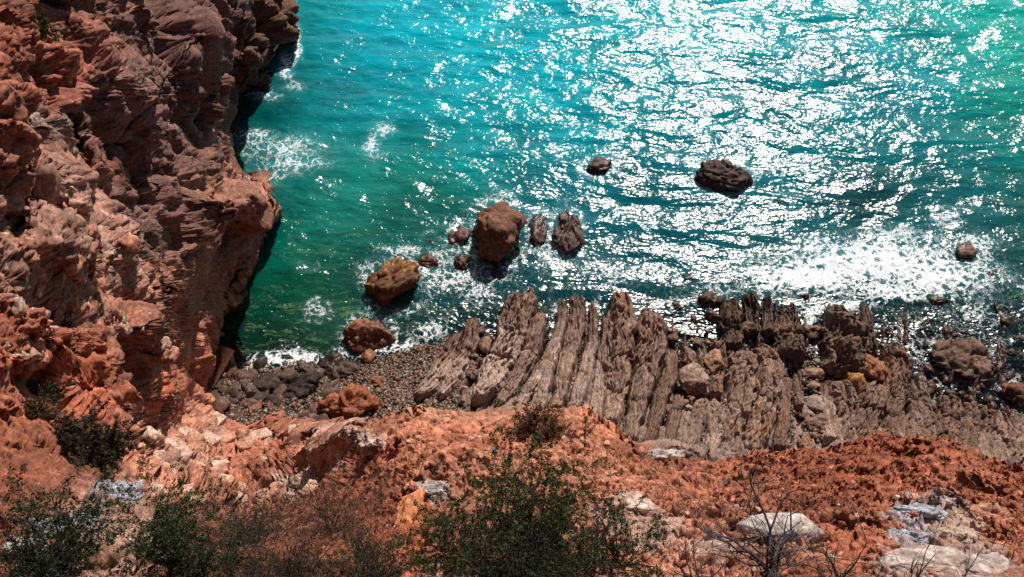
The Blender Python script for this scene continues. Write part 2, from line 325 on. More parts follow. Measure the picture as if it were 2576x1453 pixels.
# ------------------------------------------------------------------ shore floor and sea bed
SH = [(570,890,-.1),(560,960,.6),(700,880,-.25),(700,925,-.16),(620,930,-.12),(650,1000,.8),(800,1060,1.4),(820,915,-.2),(870,960,.2),(900,950,.32),(1000,900,.08),(1100,860,-.2),(1000,1000,.9),(1180,900,.3),(1050,830,-.35),(1150,830,-.2),
 (1300,1000,1.1),(1300,850,.0),(1250,760,-.6),(1500,1000,1.2),(1500,850,.3),(1450,740,-.7),(1650,1050,1.3),(1650,900,.5),(1650,760,-.6),(1850,1080,1.2),(1850,900,.35),(1850,800,-.2),(1800,720,-.8),
 (2050,1080,1.0),(2000,900,.2),(2000,800,-.2),(2100,720,-.9),(2200,1050,.6),(2250,950,.05),(2250,850,-.05),(2400,1050,.3),(2400,960,.0),(2400,850,-.1),(2550,1050,.15),(2550,960,-.03),(2550,850,-.15),(2300,770,-.25),
 (2300,680,-1.3),(2000,600,-2.2),(2500,600,-2.2),(2500,450,-4),(1600,600,-2.5),(1300,650,-1.0),(1100,600,-1.7),(1000,760,-.8),(850,850,-.55),(750,780,-1.0),(700,650,-1.8),(900,600,-2.0),(800,400,-4.5),(1200,400,-5),
 (1700,200,-8),(2400,100,-8),(900,100,-8),(640,300,-3),(660,480,-2.5),(600,850,-.6),(700,700,-1.3),(900,700,-1.1),(2900,1100,.6),(2900,850,-.3),(2900,500,-4),(1500,1200,3),(800,1200,3),(2200,1200,3),(2900,-200,-9),(400,-200,-9),(1500,-300,-10),(500,1100,3)]
sh = np.array(SH, float); SHP = atz(sh[:, 0], sh[:, 1], 0.0)[:, :2]
SHZ = RBF(SHP, sh[:, 2], .8)
def shore_z(x, y): return SHZ(np.c_[np.ravel(x), np.ravel(y)])[:, 0]
def axis_nonuni(a0, a, b, b1, st, big):
    l = list(np.arange(a, b, st)); x = a; s = st; L = []
    while x > a0: s = min(s*1.3, big); x -= s; L.append(x)
    R = []; x = l[-1]; s = st
    while x < b1: s = min(s*1.3, big); x += s; R.append(x)
    return np.array(L[::-1]+l+R)
def flow_dir(px):   # direction of the tilted beds on the shore: runs seaward, leaning with the coast
    return np.interp(px, [1000, 1250, 1500, 1750, 2100, 2576], [.62, .42, .2, .1, .15, .3])
def build_shore():
    gx = axis_nonuni(-60, -18, 38, 90, .075, 3); gy = axis_nonuni(6, 16, 40, 140, .075, 3)
    X, Y = np.meshgrid(gx, gy, indexing='ij'); x = X.ravel(); y = Y.ravel()
    z = shore_z(x, y); P = np.c_[x, y, z]; px, py = px_of(np.c_[x, y, np.zeros_like(x)])
    rockm = sstep(1090, 1200, px+perlin(P*.5, 3)*60)
    fd = flow_dir(px); across = x-fd*(y-24)
    Q = np.c_[across*1.25, y*.22, np.zeros_like(x)]
    h, cr, r = facet(Q+np.c_[perlin(P*.7, 1), perlin(P*.7+4, 2), 0*x]*.4, 71)
    Q2 = np.c_[across*3.4, y*.8, np.zeros_like(x)]; h2, cr2, r2 = facet(Q2+np.c_[perlin(P*2, 1), perlin(P*2+4, 2), 0*x]*.3, 72)
    fs = across*2.2+fbm(P*.3, 77, 3)*1.2; frs = fs-np.floor(fs)
    D = rockm*(frs*.22*sstep(1., .88, frs)+h*.55-.45*np.exp(-cr*5)+h2*.2-.14*np.exp(-cr2*6))
    D += (1-rockm)*fbm(P*.8, 6, 4)*.12+fbm(P*3, 7, 4)*.10*(.3+rockm)
    P[:, 2] += D*sstep(-5, -.5, z)*.9
    c = np.array([.13, .075, .056])*(.75+.5*r[:, None])*(.8+.4*r2[:, None])
    pale = sstep(.3, 1.3, P[:, 2]+fbm(P*.6, 21, 3)*.8)[:, None]; c = c*(1-pale)+np.array([.23, .155, .122])*(.8+.35*r[:, None])*pale
    beach = np.array([.06, .038, .026])*(1+fbm(P*6, 12, 3))[:, None]
    c = c*rockm[:, None]+beach*(1-rockm[:, None])
    bed = sstep(-.15, -.9, z)[:, None]; weed = sstep(-.1, .35, fbm(P*.55, 14, 5)+fbm(P*2.2, 15, 3)*.4)[:, None]
    bc = np.array([.34, .36, .12])*(1-weed)+np.array([.07, .022, .012])*weed
    c = c*(1-bed)+bc*bed
    o = mesh_np('ground', P, grid_faces(len(gx), len(gy)), SHORE, attrs={'Col': np.clip(c, .01, .6)}); o['kind'] = 'structure'
SHORE = rock_mat('shore_rock', fine=6, bump=.5, rough=.8, wet=.55)
build_shore()

# ------------------------------------------------------------------ the sea
TINT = [(900,60,.0,.42,.50),(1100,200,.0,.40,.47),(1200,380,.0,.36,.38),(1000,300,.0,.33,.36),(800,300,.0,.26,.27),(1050,430,.005,.27,.22),(750,420,.0,.25,.22),(700,560,.0,.22,.16),(900,560,.005,.28,.21),(1150,520,.0,.20,.17),
 (1300,500,.0,.20,.22),(1500,300,.0,.33,.38),(1900,200,.0,.28,.33),(2300,200,.0,.28,.32),(2540,120,.01,.42,.33),(2450,250,.0,.30,.26),(2200,520,.0,.08,.09),(2150,450,.0,.14,.16),(1900,450,.0,.18,.22),(2500,560,.0,.16,.17),(1650,420,.0,.20,.25),(2540,620,.0,.13,.12),(2300,640,.0,.24,.27),
 (1700,620,.0,.20,.25),(2000,700,.0,.22,.27),(1450,620,.0,.19,.25),(1250,720,.0,.22,.26),(1000,720,.0,.25,.2),(760,720,.01,.27,.15),(850,830,.04,.24,.13),(760,60,.0,.26,.27),(700,250,.0,.13,.13),(2400,850,.0,.15,.18),(2400,950,.0,.12,.14),(700,840,.02,.2,.12)]
FOAM = [  # photo x, y, rx, ry, strength
 (2050,690,170,48,1.0),(2200,665,230,55,1.1),(2350,690,150,55,1.0),(2250,735,140,22,.9),(1950,715,90,26,.7),(2440,640,60,50,.6),(2250,590,110,22,.55),(1520,680,80,30,.35),
 (700,375,110,32,.52),(740,410,90,26,.52),(680,440,60,20,.42),(640,340,50,18,.5),(940,365,22,38,.6),(965,330,20,22,.55),(735,110,14,50,.9),(715,170,18,30,.8),(660,242,38,12,.6),(740,215,40,14,.4),
 (620,925,40,14,.9),(680,905,60,18,1.0),(760,905,60,20,.9),(820,920,40,22,.8),(860,890,30,16,.6),(800,980,14,50,.7),(940,900,50,20,.6),(1010,870,50,24,.6),(1080,830,50,26,.6),(1130,700,80,40,.55),(1100,650,60,30,.5),
 (1010,630,60,14,.6),(920,700,20,40,.5),(1200,740,60,30,.5),(1250,700,50,20,.45),(1400,640,80,60,.35),(1560,700,60,25,.4),(1700,760,60,20,.4),(1800,735,70,20,.5),(2100,770,120,16,.6),(2290,860,60,80,.35),(2450,790,90,50,.35),(2400,930,100,40,.35),(2540,970,40,18,.6),
 (1150,600,40,14,.45),(1345,610,30,40,.4),(1820,470,50,10,.3),(1385,810,8,70,.6),(1505,800,8,60,.6),(1600,830,8,60,.5),(2040,800,20,30,.6),(2385,560,40,20,.45),(790,775,30,14,.45)]
RING = [(1250,590,78,92,.42),(995,722,88,66,.42),(926,842,70,50,.45),(1820,445,74,46,.36),(1505,422,44,26,.34),(1158,597,34,36,.4),(1163,660,30,32,.4),(1076,658,42,28,.4),(1084,610,32,24,.36),(1358,572,30,50,.4),(1425,582,42,66,.4),
 (1966,512,24,20,.36),(2381,545,30,22,.4),(2430,638,46,36,.5),(2492,687,32,24,.45),(1730,702,32,24,.4),(2362,760,38,28,.5),(2420,905,85,70,.4),(2545,790,75,70,.35),(2552,985,42,38,.45),(800,782,34,26,.45),(775,668,26,18,.3)]
def build_sea():
    gx = axis_nonuni(-120, -22, 46, 200, .16, 8); gy = axis_nonuni(8, 16, 64, 300, .16, 8)
    X, Y = np.meshgrid(gx, gy, indexing='ij'); x = X.ravel(); y = Y.ravel(); P = np.c_[x, y, 0*x]
    px, py = px_of(P); depth = np.clip(-shore_z(x, y), 0, 20)
    swell = fbm(np.c_[x*.12+y*.05, y*.35, 0*x], 3, 2)*.22+fbm(np.c_[x*.45+y*.2, y*.9, 0*x], 5, 3)*.11
    z = swell*sstep(0., 1.8, depth)+fbm(P*1.4, 9, 3)*.03
    f = np.zeros(len(x)); wx = fbm(P*.5, 31, 4)*28; wy = fbm(P*.5+9, 32, 4)*20
    for a, b, rx, ry, s in FOAM: f = np.maximum(f, s*np.exp(-(((px+wx-a)/rx)**2+((py+wy-b)/ry)**2)))
    for a, b, rx, ry, s in RING:
        q = np.sqrt(((px+wx*.5-a)/rx)**2+((py+wy*.5-b)/ry)**2); f = np.maximum(f, .9*s*np.exp(-((q-1)/.24)**2)*np.clip(.75+wx/30, .2, 1.1))
    P[:, 2] = z+f*.05-.02
    t = np.array(TINT, float); tp = atz(t[:, 0], t[:, 1], 0.)[:, :2]; R = RBF(tp, t[:, 2:], 2.0); c = np.clip(R(np.c_[x, y]), 0.0, .6)
    wob = 1+fbm(P*.18, 40, 4)*.5; c = c*wob[:, None]*np.array([.7, .83, .86])
    opac = 1-np.exp(-np.clip(depth, 0, 20)*.30)
    o = mesh_np('water', P, grid_faces(len(gx), len(gy)), WATER, smooth=True, attrs={'Col': c, 'foam': f, 'opac': opac}); o['kind'] = 'structure'
def water_mat():
    t = NT('sea_water'); at = lambda n: t.n('Attribute', attribute_name=n)
    col = at('Col').outputs[0]; foam = at('foam').outputs[2]; op = at('opac').outputs[2]; P = t.pos()
    def mp(sc, rot): return t.n('Mapping', {0: P, 'Rotation': (0, 0, math.radians(rot)), 'Scale': sc}).outputs[0]
    n1 = t.noise(.62, 2, .5, mp((1., 2.0, 1), 14), .5); n2 = t.noise(1.75, 1.5, .5, mp((1., 1.9, 1), 22), .5); n3 = t.noise(3.7, 1, .5, mp((1, 1.5, 1), 8), .4)
    vv = t.n('TexVoronoi', {'Vector': mp((1, 1.2, 1), 30), 'Scale': 2.6}).outputs[0]
    pim = t.math('POWER', t.math('MAXIMUM', t.math('SUBTRACT', .21, vv), 0.), 2.)
    n0 = t.noise(.13, 2, .5, mp((1., 2.4, 1), 18), 1.)
    b = t.n('Bump', {'Strength': 1, 'Distance': .68, 'Height': n0}).outputs[0]
    b = t.n('Bump', {'Strength': 1, 'Distance': .135, 'Height': n1, 'Normal': b}).outputs[0]
    b = t.n('Bump', {'Strength': 1, 'Distance': .066, 'Height': n2, 'Normal': b}).outputs[0]
    b = t.n('Bump', {'Strength': 1, 'Distance': .030, 'Height': n3, 'Normal': b}).outputs[0]
    b = t.n('Bump', {'Strength': 1, 'Distance': .50, 'Height': pim, 'Normal': b}).outputs[0]
    # colour: streaks of lighter water
    st = t.ramp(t.noise(1.1, 6, .65, mp((.5, 1.6, 1), 12), 1.2), [(.3, (.72, .76, .78)), (.7, (1.25, 1.22, 1.2))])
    c = t.mixc(1., col, st, 'MULTIPLY')
    c = t.mixc(t.math('MULTIPLY', foam, .75, clamp=True), c, (.16, .60, .66, 1))
    # foam net
    dw = t.n('TexNoise', {'Vector': P, 'Scale': 1.1, 'Detail': 5, 'Roughness': .65}).outputs[1]
    pw = t.n('VectorMath', {0: P, 1: t.n('VectorMath', {0: dw, 'Scale': 1.9}, operation='SCALE').outputs[0]}, operation='ADD').outputs[0]
    v1 = t.n('TexVoronoi', {'Vector': pw, 'Scale': 1.5}, feature='DISTANCE_TO_EDGE').outputs[0]
    v2 = t.n('TexVoronoi', {'Vector': pw, 'Scale': 4.2}, feature='DISTANCE_TO_EDGE').outputs[0]
    nn = t.noise(2.6, 7, .72)
    e = t.math('ADD', t.math('MULTIPLY', v1, 1.1), t.math('ADD', t.math('MULTIPLY', v2, .5), t.math('MULTIPLY', t.math('SUBTRACT', nn, .5), .42)))
    ff = t.math('SUBTRACT', t.math('MULTIPLY', foam, .36), e)
    fm = t.n('MapRange', {0: ff, 1: -.07, 2: .12, 3: 0., 4: 1.}).outputs[0]
    fm = t.math('MULTIPLY', fm, t.n('MapRange', {0: foam, 1: .06, 2: .3}).outputs[0])
    dif = t.n('BsdfDiffuse', {0: c, 'Normal': t.n('Bump', {'Strength': .5, 'Distance': .3, 'Height': n1}).outputs[0]}).outputs[0]
    tr = t.n('BsdfTransparent', {0: (.72, .95, .84, 1)}).outputs[0]
    body = t.n('MixShader', {0: op, 1: tr, 2: dif}).outputs[0]
    gl = t.n('BsdfGlossy', {0: (1, 1, 1, 1), 'Roughness': .245, 'Normal': b}, distribution='BECKMANN').outputs[0]
    fr = t.n('Fresnel', {'IOR': 1.45, 'Normal': b}).outputs[0]
    sh = t.n('MixShader', {0: fr, 1: body, 2: gl}).outputs[0]
    fo = t.n('BsdfDiffuse', {0: (.85, .88, .9, 1), 'Normal': t.n('Bump', {'Strength': .8, 'Distance': .12, 'Height': nn}).outputs[0]}).outputs[0]
    return t.surf(t.n('MixShader', {0: fm, 1: sh, 2: fo}).outputs[0])
WATER = water_mat()
build_sea()

# ------------------------------------------------------------------ rocks
import bmesh
ICO = {}
def ico(n):
    if n not in ICO:
        bm = bmesh.new(); bmesh.ops.create_icosphere(bm, subdivisions=n, radius=1)
        ICO[n] = (np.array([v.co[:] for v in bm.verts], float), np.array([[v.index for v in f.verts] for f in bm.faces], np.int32)); bm.free()
    return ICO[n]
MATS = {}
def rockm(key, col, fine=7, **k):
    if key not in MATS: MATS[key] = rock_mat(key+'_rock', fine=fine, **k)
    return MATS[key]
def rock_shape(sub, size, seed, rough=1., box=False):
    V, Fc = ico(sub); r = np.random.default_rng(seed); o = r.uniform(-50, 50, 3)
    # angular body: cut the ball with random planes
    D = V.copy(); rad = np.ones(len(V))
    for k in range(11):
        n = r.normal(size=3); n /= np.linalg.norm(n); d = r.uniform(.56, .86)
        dn = V@n; rad = np.minimum(rad, np.where(dn > 1e-3, d/np.maximum(dn, 1e-3), 9)*1.0)
    if box:
        rad = np.ones(len(V))*1.3
        for ax_ in np.eye(3):
            for sg in (-1, 1):
                n = ax_*sg+r.normal(size=3)*.16; n /= np.linalg.norm(n); dn = V@n; rad = np.minimum(rad, np.where(dn > 1e-3, r.uniform(.7, .85)/np.maximum(dn, 1e-3), 9))
        for k in range(4):
            n = r.normal(size=3); n /= np.linalg.norm(n); dn = V@n; rad = np.minimum(rad, np.where(dn > 1e-3, r.uniform(.85, 1.)/np.maximum(dn, 1e-3), 9))
    D = V*rad[:, None]*1.12
    s = np.array(size); P = D*s
    N = V/s; N /= np.linalg.norm(N, axis=1, keepdims=True); m = s.mean()
    h, c1, _ = facet(D*1.5+o, seed % 97); h2, c2, _ = facet(D*3.6+o, seed % 89+3); h3, c3, cr = facet(D*8+o, seed % 83+5)
    dd = h*.30-.16*np.exp(-c1*14)+h2*.11-.06*np.exp(-c2*12)+h3*.05+fbm(D*4+o, 4, 4)*.05
    return P+N*(dd*m*rough*.8)[:, None], Fc, cr, h2
def rock_obj(name, at, size, rot, seed, col, mat, sub=4, rough=1., patch=None, sink=.25, link=True, box=False):
    P, Fc, cr, h2 = rock_shape(sub, size, seed, rough, box)
    c, s = math.cos(rot), math.sin(rot); P = P@np.array([[c, s, 0], [-s, c, 0], [0, 0, 1]])
    cc = np.array(col)*(.8+.4*cr[:, None])*(1+fbm(P*2.2/max(size)+seed, 3, 4)*.5)[:, None]
    if patch: m = sstep(.12, .5, fbm(P*1.3+seed, 6, 4)+fbm(P*6+seed, 7, 3)*.6+P[:, 1]/max(size)*.45-.05)[:, None]*.8; cc = cc*(1-m)+np.array(patch)*m
    P[:, 2] += size[2]*(1-sink*2)
    o = mesh_np(name, P, Fc, mat, attrs={'Col': np.clip(cc, .01, .7)}, link=link); o.location = at
    return o
RB = rock_mat('boulder_rock', fine=6, bump=.5, wet=.4); RD = rock_mat('dry_boulder_rock', fine=10, bump=.5)
BR = (.125, .06, .036); BR2 = (.2, .09, .055); DK = (.085, .05, .036); GR = (.26, .19, .155); RED = (.28, .11, .06); DRK = (.06, .045, .04)
def shore_rock(px, py, w, h, lab, col=BR, tall=.75, name='boulder', cat='boulder', rot=None, patch=None, sub=4, group=None, zoff=0., seed=None, rough=1.):
    """w, h: width and height in the photo, px; the rock sits on the shore floor or sea bed, its top above the water"""
    p0 = atz(px, py+h*.12, 0.3); z = float(shore_z(p0[0], p0[1])[0]); z = max(z, -.25)
    p = atz(px, py+h*.10, z+.1); m = np.linalg.norm(p-np.array([0, 0, CAMZ]))/FPX
    a = w*m/2; hh = h*m/2; b = hh*1.05; cc = min(a, b)*tall
    o = rock_obj(name, (p[0], p[1], z+zoff), (a, b, cc), 0 if rot is None else rot, seed or int(px*7+py), col, RB, sub, rough, patch)
    return tag(o, lab, cat, group)
G1 = 'boulders standing in the sea'; G2 = 'boulders on the beach'; G3 = 'boulders wedged among the shore ledges'
shore_rock(1250,580,128,150,'largest brown boulder standing in the turquoise water, rounded block shape', (.15,.07,.042), .95, sub=5, group=G1)
shore_rock(992,716,142,100,'big brown boulder in shallow water with yellow lichen along its top', (.14,.062,.034), .85, sub=5, patch=(.42,.20,.045), rot=.5, group=G1)
shore_rock(926,838,122,88,'flat topped reddish boulder with straight edges at the beach waterline', (.28,.12,.075), .7, sub=5, rot=.2, group=G1)
shore_rock(1820,436,122,92,'wide wet boulder alone in the glittering sea, farthest big one out', (.085,.055,.045), .6, sub=5, group=G1)
shore_rock(1505,419,72,46,'low wet brown rock in the sea left of the wide wet boulder', DK, .6, group=G1)
shore_rock(1158,595,60,64,'rough ring shaped wet rock just left of the largest boulder', (.15,.08,.065), .5, group=G1)
shore_rock(1163,658,40,44,'small upright boulder in foam below the ring shaped rock', BR, .8, group=G1)
shore_rock(1076,656,66,42,'flat topped brown block in foam above the lichen boulder', (.20,.10,.075), .6, group=G1)
shore_rock(1084,608,42,28,'small low rock in the sea above the flat topped block', BR, .6, group=G1)
shore_rock(1358,570,50,100,'narrow upright wet rock right of the largest boulder', (.16,.085,.075), .6, group=G1)
shore_rock(1428,576,84,140,'tall layered wet rock, right hand one of the pair beside the largest boulder', (.13,.07,.06), .5, group=G1, sub=5, rough=1.4)
shore_rock(1250,680,34,46,'small dark rock in the shadow below the largest boulder', DK, .6, group=G1)
shore_rock(940,640,84,26,'low wet reef rock awash in foam above the lichen boulder', (.14,.07,.07), .35, group=G1)
shore_rock(775,666,40,22,'small dark rock barely breaking the green shallows', (.12,.05,.04), .4, group=G1)
shore_rock(680,745,64,60,'dark reddish rock under shallow water beside the cliff foot', (.11,.04,.035), .25, group=G1, zoff=-.15)
shore_rock(800,780,48,32,'pale topped wet rock awash in the green shallows', (.24,.16,.15), .4, group=G1)
shore_rock(925,893,38,48,'small reddish block against the lower end of the flat topped boulder', (.26,.11,.065), .7, group=G1)
shore_rock(1966,511,26,22,'tiny rock in the glitter, nearest to the wide wet boulder on its right', DK, .7, group=G1)
shore_rock(2381,543,36,22,'small rock out at sea above the big foam patch, far right', BR, .6, group=G1)
shore_rock(2430,633,64,46,'wet brown boulder standing at the right end of the big foam patch', (.2,.1,.08), .6, group=G1)
shore_rock(2492,685,40,24,'low brown rock at the lower right corner of the foam patch', BR, .5, group=G1)
shore_rock(2345,630,44,20,'small rock half buried in the foam patch, left of the wet brown boulder', DK, .4, group=G1)
shore_rock(2045,628,34,16,'smallest rock showing through the middle of the foam patch', DK, .4, group=G1)
shore_rock(1730,700,40,26,'pointed little boulder in the water above the shore ledges', BR, .8, group=G1)
shore_rock(2362,757,48,32,'round boulder just below the lower edge of the foam patch', BR, .6, group=G1)
shore_rock(2420,905,130,100,'broad dark reef rock surrounded by thin sheets of water at right', (.15,.085,.06), .35, name='reef_rock', cat='reef rock', sub=5, rough=1.5)
shore_rock(2545,790,110,100,'submerged brown reef rock near the right edge of the photo', (.11,.065,.05), .2, name='reef_rock', cat='reef rock', sub=5, rough=1.5, zoff=-.2)
shore_rock(2552,988,58,50,'dark rounded boulder at the right edge with foam above it', (.14,.06,.035), .7, group=G1)
# beach boulders
shore_rock(617,990,68,62,'large grey brown rounded boulder on the beach at the cliff foot', (.13,.09,.08), .85, sub=5, group=G2)
shore_rock(672,965,66,50,'dark boulder touching the right side of the grey brown rounded one', (.055,.036,.03), .7, group=G2)
shore_rock(750,975,122,78,'longest black beach boulder, leaning slab shape', (.035,.024,.02), .6, sub=5, rot=.3, group=G2)
shore_rock(778,932,56,42,'dark block at the foam line left of the pebble bank', (.10,.065,.05), .7, group=G2)
shore_rock(598,905,50,26,'flat dark rock in foam at the foot of the shaded cliff', (.10,.06,.05), .6, group=G2)
shore_rock(680,1026,36,34,'small brown boulder below the long black beach boulder', (.17,.10,.08), .8, group=G2)
shore_rock(706,1040,30,28,'smallest round boulder below the long black beach boulder', (.16,.10,.09), .8, group=G2)
shore_rock(722,1000,24,18,'little stone between the black boulder and the small round ones', (.13,.09,.08), .8, group=G2)
shore_rock(870,935,50,36,'dark angular rock at the top of the pebble bank', (.07,.045,.035), .8, group=G2)
shore_rock(830,925,34,44,'dark upright rock beside the little foam channel', (.07,.045,.035), .9, group=G2)
shore_rock(948,962,48,34,'reddish boulder in the middle of the pebble bank', (.22,.10,.065), .8, group=G2)
shore_rock(880,1025,140,96,'big rust red boulder behind the orange ridge, split by dark hollows', (.26,.09,.045), .8, sub=5, rough=1.4, group=G2)
shore_rock(770,1055,60,40,'brown rock between rubble and beach below the dark boulders', (.2,.11,.08), .6, group=G2)
shore_rock(590,940,60,34,'dark rock between the cliff shadow and the rounded boulder', (.08,.05,.04), .6, group=G2)
shore_rock(640,1062,50,30,'brown rock at the very bottom of the beach by the rubble', (.2,.12,.09), .6, group=G2)
# boulders on the right shore
shore_rock(1785,752,56,50,'dark boulder group leader at the top left of the dark ledges', (.13,.075,.05), .8, group=G3)
shore_rock(1795,797,40,34,'brown boulder directly below the top left dark boulder', (.16,.09,.06), .8, group=G3)
shore_rock(1880,828,48,38,'dark round boulder at the gap between two dark ledges', (.14,.07,.05), .8, group=G3)
shore_rock(1925,850,40,26,'small dark boulder right of the round one in the gap', (.12,.07,.05), .7, group=G3)
shore_rock(2040,830,60,40,'wide brown boulder beside the pool between the dark ledges', (.2,.1,.065), .7, group=G3)
shore_rock(2088,826,42,34,'brown boulder leaning on the tall striped crest rock', (.19,.095,.06), .7, group=G3)
shore_rock(1795,910,66,60,'tan block with a flat lit face in the middle of the ledges', (.3,.17,.11), .7, group=G3, rot=.4)
shore_rock(1740,955,80,80,'large creased tan boulder resting on the pale ledges', (.28,.18,.135), .6, sub=5, group=G3)
shore_rock(2045,940,50,34,'smooth tan oval boulder, upper of two in the stone gully', (.30,.18,.125), .7, group=G3, rough=.4)
shore_rock(2045,968,32,26,'small smooth oval stone under the smooth tan boulder', (.28,.17,.12), .8, group=G3, rough=.4)
shore_rock(2110,905,50,26,'flat smooth grey oval stone below the striped crest rock', (.26,.18,.14), .6, group=G3, rough=.4)
shore_rock(2120,932,66,42,'long smooth tan boulder left of the orange cube', (.31,.19,.13), .7, group=G3, rough=.5)
shore_rock(2188,925,64,68,'tall rusty orange boulder, right end of the boulder row', (.30,.12,.06), .9, sub=5, group=G3, rough=.7)
shore_rock(2150,965,52,56,'rusty orange cube shaped boulder next to a black gap', (.34,.15,.055), .9, group=G3, rough=.5)
shore_rock(2060,1015,66,42,'pale grey flat topped boulder in the stone gully', (.27,.20,.17), .6, group=G3, rough=.7)
shore_rock(2025,1030,28,42,'thin tilted stone left of the grey flat topped boulder', (.26,.18,.15), .7, group=G3, rough=.7)
shore_rock(2055,1060,70,44,'brown boulder in the lower stone gully', (.2,.12,.09), .7, group=G3)
shore_rock(1868,1018,46,40,'tan leaning stone between the two longest right ledges', (.32,.2,.15), .7, group=G3, rough=.6)
shore_rock(1735,900,34,60,'upright brown stone at the left edge of the loose boulders', (.22,.13,.095), .8, group=G3)
shore_rock(1690,850,34,26,'small brown boulder left of the upright stone', (.2,.12,.08), .8, group=G3)
shore_rock(1755,860,44,22,'flat dark stone above the upright brown stone', (.14,.09,.06), .5, group=G3)
shore_rock(2025,1115,30,36,'rusty square stone just behind the ridge crest', (.30,.13,.075), .8, group=G3, rough=.5)
shore_rock(2068,1092,20,28,'tiny rusty stone right of the rusty square stone', (.34,.17,.12), .8, group=G3, rough=.5)
shore_rock(1222,865,34,46,'round stone wedged between two pale ledges at left', (.28,.17,.115), .8, group=G3, rough=.5)
shore_rock(1212,830,26,26,'small stone above the round wedged stone', (.2,.12,.09), .8, group=G3, rough=.5)
shore_rock(1205,940,36,36,'grey stone in the crevice below the round wedged stone', (.2,.14,.12), .8, group=G3, rough=.6)
shore_rock(1170,1005,44,34,'brown stone at the lower end of the crevice beside the ridge', (.25,.15,.11), .7, group=G3, rough=.6)
shore_rock(1700,770,38,26,'dark boulder at the seaward end of the widest ledges', (.15,.09,.07), .7, group=G3)
shore_rock(2025,745,26,24,'dark stub of rock where the ledges meet the foam patch', DK, .8, group=G3)

